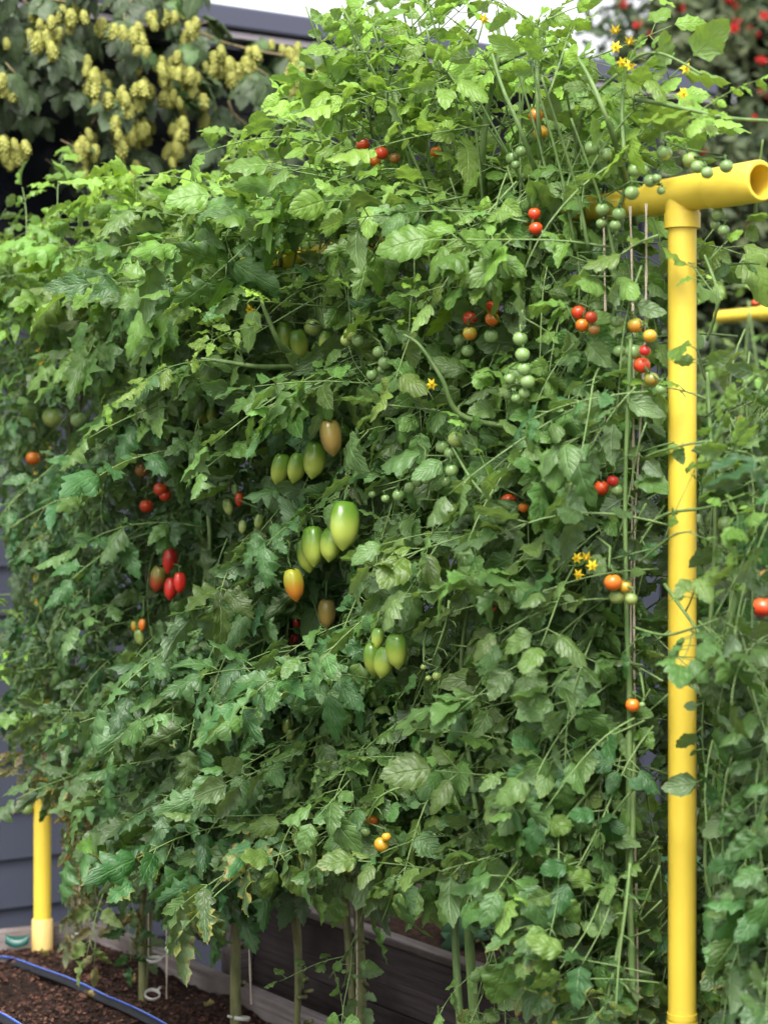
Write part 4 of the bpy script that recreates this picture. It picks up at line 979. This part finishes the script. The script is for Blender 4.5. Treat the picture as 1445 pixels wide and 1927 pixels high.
# ------------------------------------------------------------------ second tomato row beyond, with its own pipe frame
fb = P(1352, 597, 7.8); AXn = AX
pass
frame2 = thing('pipe_trellis', 'second yellow pipe trellis blurred behind, only its beam end showing at the right', 'trellis', (fb.x, fb.y, 0))
pipe('beam', fb, fb + AX * 2.6, .024, M_pipe, 20, frame2)
pp = fb + AX * .32; pipe('post', Vector((pp.x, pp.y, 0)), pp, .024, M_pipe, 20, frame2); pipe('tee', pp - AX * .08, pp + AX * .08, .0305, M_pipe, 20, frame2)
pp = fb + AX * 2.3; pipe('post', Vector((pp.x, pp.y, 0)), pp, .024, M_pipe, 20, frame2)
BG = [(1345, 7.9, 'pale feathery tomato plant left of the blurred beam end'), (1400, 7.2, 'bushy tomato plant straight below the blurred yellow beam'), (1455, 6.5, 'tomato plant with pinkish red fruit at the right border')]
for (bx, Z, lab) in BG:
    b = P(bx, 1500, Z); b.z = 0.0
    pl = thing('tomato_plant', lab, 'tomato plant', b, 'blurred tomato plants in the second row')
    for s in range(2): add_stem(pl, [b + Vector((U(-.02, .02), 0, 0)), b + Vector((U(-.06, .06), U(-.05, .05), .8)), b + Vector((U(-.1, .1), U(-.1, .1), 1.6)), b + Vector((U(-.1, .1), U(-.1, .1), 2.35))], .0055, .003)
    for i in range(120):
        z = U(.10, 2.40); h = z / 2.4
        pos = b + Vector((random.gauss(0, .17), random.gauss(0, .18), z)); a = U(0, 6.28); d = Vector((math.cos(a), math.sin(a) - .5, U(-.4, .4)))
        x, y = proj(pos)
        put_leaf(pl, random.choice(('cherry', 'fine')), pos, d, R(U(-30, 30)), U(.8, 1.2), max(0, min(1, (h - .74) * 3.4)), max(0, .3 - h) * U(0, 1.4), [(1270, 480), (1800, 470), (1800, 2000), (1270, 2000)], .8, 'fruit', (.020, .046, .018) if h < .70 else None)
    for (x, y, r, cl_) in {1455: [(1434, 1143, 22, 'red'), (1442, 1085, 16, 'brown')], 1400: [(1420, 570, 7, 'red'), (1395, 790, 9, 'brown'), (1402, 1440, 14, 'brown')]}.get(bx, []):
        c = P(x, y, Z - .28); o = put('tomato', FR['round'][0], pl, c - b); rr = r / FPX * c.y; o.scale = (rr, rr, rr * .9); o['shoulder_colour'] = FC[cl_][0]; o['tip_colour'] = FC[cl_][1]
        ca = put('calyx', CAL[0], o); ca.location = (0, 0, .8)
        mb = MB(); q = c - b; mb.tube([q + Vector((0, 0, rr)), q + Vector((.01, .05, rr + .06)), q + Vector((0, .24, .12))], .003, 5); mb.build('fruit_stalk', M_stem, pl)

# ------------------------------------------------------------------ broad leaved squash between the rows, herb in the tall bed
def squash_leaf():
    mb = MB(); vs = []; uv = []; L = 1.0; n = 9
    for i in range(n + 1):
        s = i / n; w = .62 * outline(.03 + .97 * s, .38, .62) * (1 + (.08 if i % 2 else -.05))
        for j in (-2, -1, 0, 1, 2):
            f = j / 2; vs.append((L * s - .28 * abs(f) ** 1.5 * (1 - s) ** 2 * 1.6, w * f, .18 * abs(f) * w - .30 * s * s + .04 * math.sin(s * 9 + j))); uv.append((.5 + .5 * f, s))
    mb.add(vs, [tuple(reversed((i * 5 + j, i * 5 + j + 1, i * 5 + 6 + j, i * 5 + 5 + j))) for i in range(n) for j in range(4)], 0, uv, .5)
    return mb.mesh('leaf', M_squash, uv=True)
SQ = [squash_leaf() for _ in range(3)]
for (px, py, Z, n, lab) in ((1410, 1760, 4.9, 22, 'broad leaved squash plant low at the right, below the second tomato row'), (1300, 1850, 4.6, 16, 'squash plant right behind the near yellow post foot'), (1130, 1780, 5.1, 18, 'pale squash plant glimpsed behind the twined cherry tomato stem'), (1000, 1720, 5.6, 12, 'squash plant seen through gaps between cherry tomato leaves')):
    b = P(px, py, Z); b.z = 0.0
    pl = thing('squash_plant', lab, 'squash plant', b, 'squash plants growing behind the trellis')
    for i in range(n):
        a = U(0, 6.28); r = U(.05, .32); h = EYE - (py - 130 + U(0, 420) - HOR) / FPX * Z
        if h < .12: h = U(.15, .3)
        e = Vector((r * math.cos(a), r * math.sin(a), h)); mb = MB(); mb.tube(smooth_line([Vector((0, 0, 0)), e * .5 + Vector((0, 0, .05)), e], 4), .004, 5); mb.build('leaf_stalk', M_stem, pl)
        o = put('leaf', random.choice(SQ), pl); d = Vector((math.cos(a), math.sin(a) - .5, U(-.3, .2))); o.matrix_local = Matrix.Translation(e) @ frame_of(d, R(U(-25, 25))) @ Matrix.Scale(U(.10, .16), 4)
        li = U(.8, 1.25); o['leaf_tint'] = [.038 * li, .10 * li, .046 * li]; o['wear'] = 0.05
hb = P(640, 1730, 5.75); hb.z = B2T - .09
herb = thing('herb', 'feathery yellow green herb growing in the tall plank bed', 'herb', hb)
M_herb = plain('herb_green', (0.16, 0.27, 0.05), .6, .3)
for s in range(14):
    mb = MB(); a = U(0, 6.28); e = Vector((.10 * math.cos(a) * rnd(), .10 * math.sin(a) * rnd(), U(.10, .22))); ln = smooth_line([Vector((0, 0, 0)), e * .5 + Vector((0, 0, .02)), e], 6); mb.tube(ln, .0015, 4)
    for p in ln[3:]:
        for _ in range(9):
            d = Vector((U(-1, 1), U(-1, 1), U(-.2, 1))).normalized() * U(.01, .03); mb.tube([p, p + d], [.0009, .0004], 3)
    mb.build('frond', M_herb, herb)
sb = P(1420, 1500, 9.6); sb.z = 0  # dark leaf mass added so the gaps behind the second row read darker
shrub = thing('shrub', 'added dark glossy shrub backing the second tomato row', 'shrub', sb)
mb = MB()
for k in range(7):
    a = k * .9; d = Vector((math.cos(a) * .5, math.sin(a) * .25, U(1.0, 1.7))); mb.tube([(0, 0, 0), tuple(d * .5 + Vector((.03, 0, 0))), tuple(d)], [.025, .018, .006], 6)
mb.build('stem', M_bark, shrub); mb = MB()
for _ in range(9000):
    v = Vector((U(-1.0, 1.1), U(-.45, .45), U(.05, 1.95))); v.z *= 1 - .12 * noise.noise((v.x * 3, v.y * 3, 0)); d = Vector((random.gauss(0, 1), random.gauss(0, 1) - .5, random.gauss(0, .8) - .4)).normalized(); s_ = d.orthogonal().normalized(); L = U(.06, .12); w = L * .26
    mb.add([v, v + d * L * .5 + s_ * w, v + d * L, v + d * L * .5 - s_ * w], [(0, 1, 2, 3)], 0, None, rnd() * .75)
tag(mb.build('foliage', M_treeleaf, shrub, smooth=False, uv=True), kind='stuff')
# forking bare branch lines and far hedge so that the view ends in greenery
hd = MB(); hb2 = Vector((6, 17, 0))
for _ in range(16000):
    v = Vector((U(-2.5, 9), U(-.8, .8), abs(random.gauss(0, 1)) * .7 + .1 if rnd() < .4 else U(.1, 2.3))); d = Vector((random.gauss(0, 1), random.gauss(0, 1), random.gauss(0, 1))).normalized(); s = d.orthogonal().normalized(); L = U(.06, .13); w = L * .3
    hd.add([v, v + d * L * .5 + s * w, v + d * L, v + d * L * .5 - s * w], [(0, 1, 2, 3)], 0, None, rnd() * .6)
o = hd.build('hedge', M_treeleaf, None, hb2, smooth=False, uv=True); tag(o, 'dark leafy hedge far behind the second tomato row', 'hedge', kind='stuff')
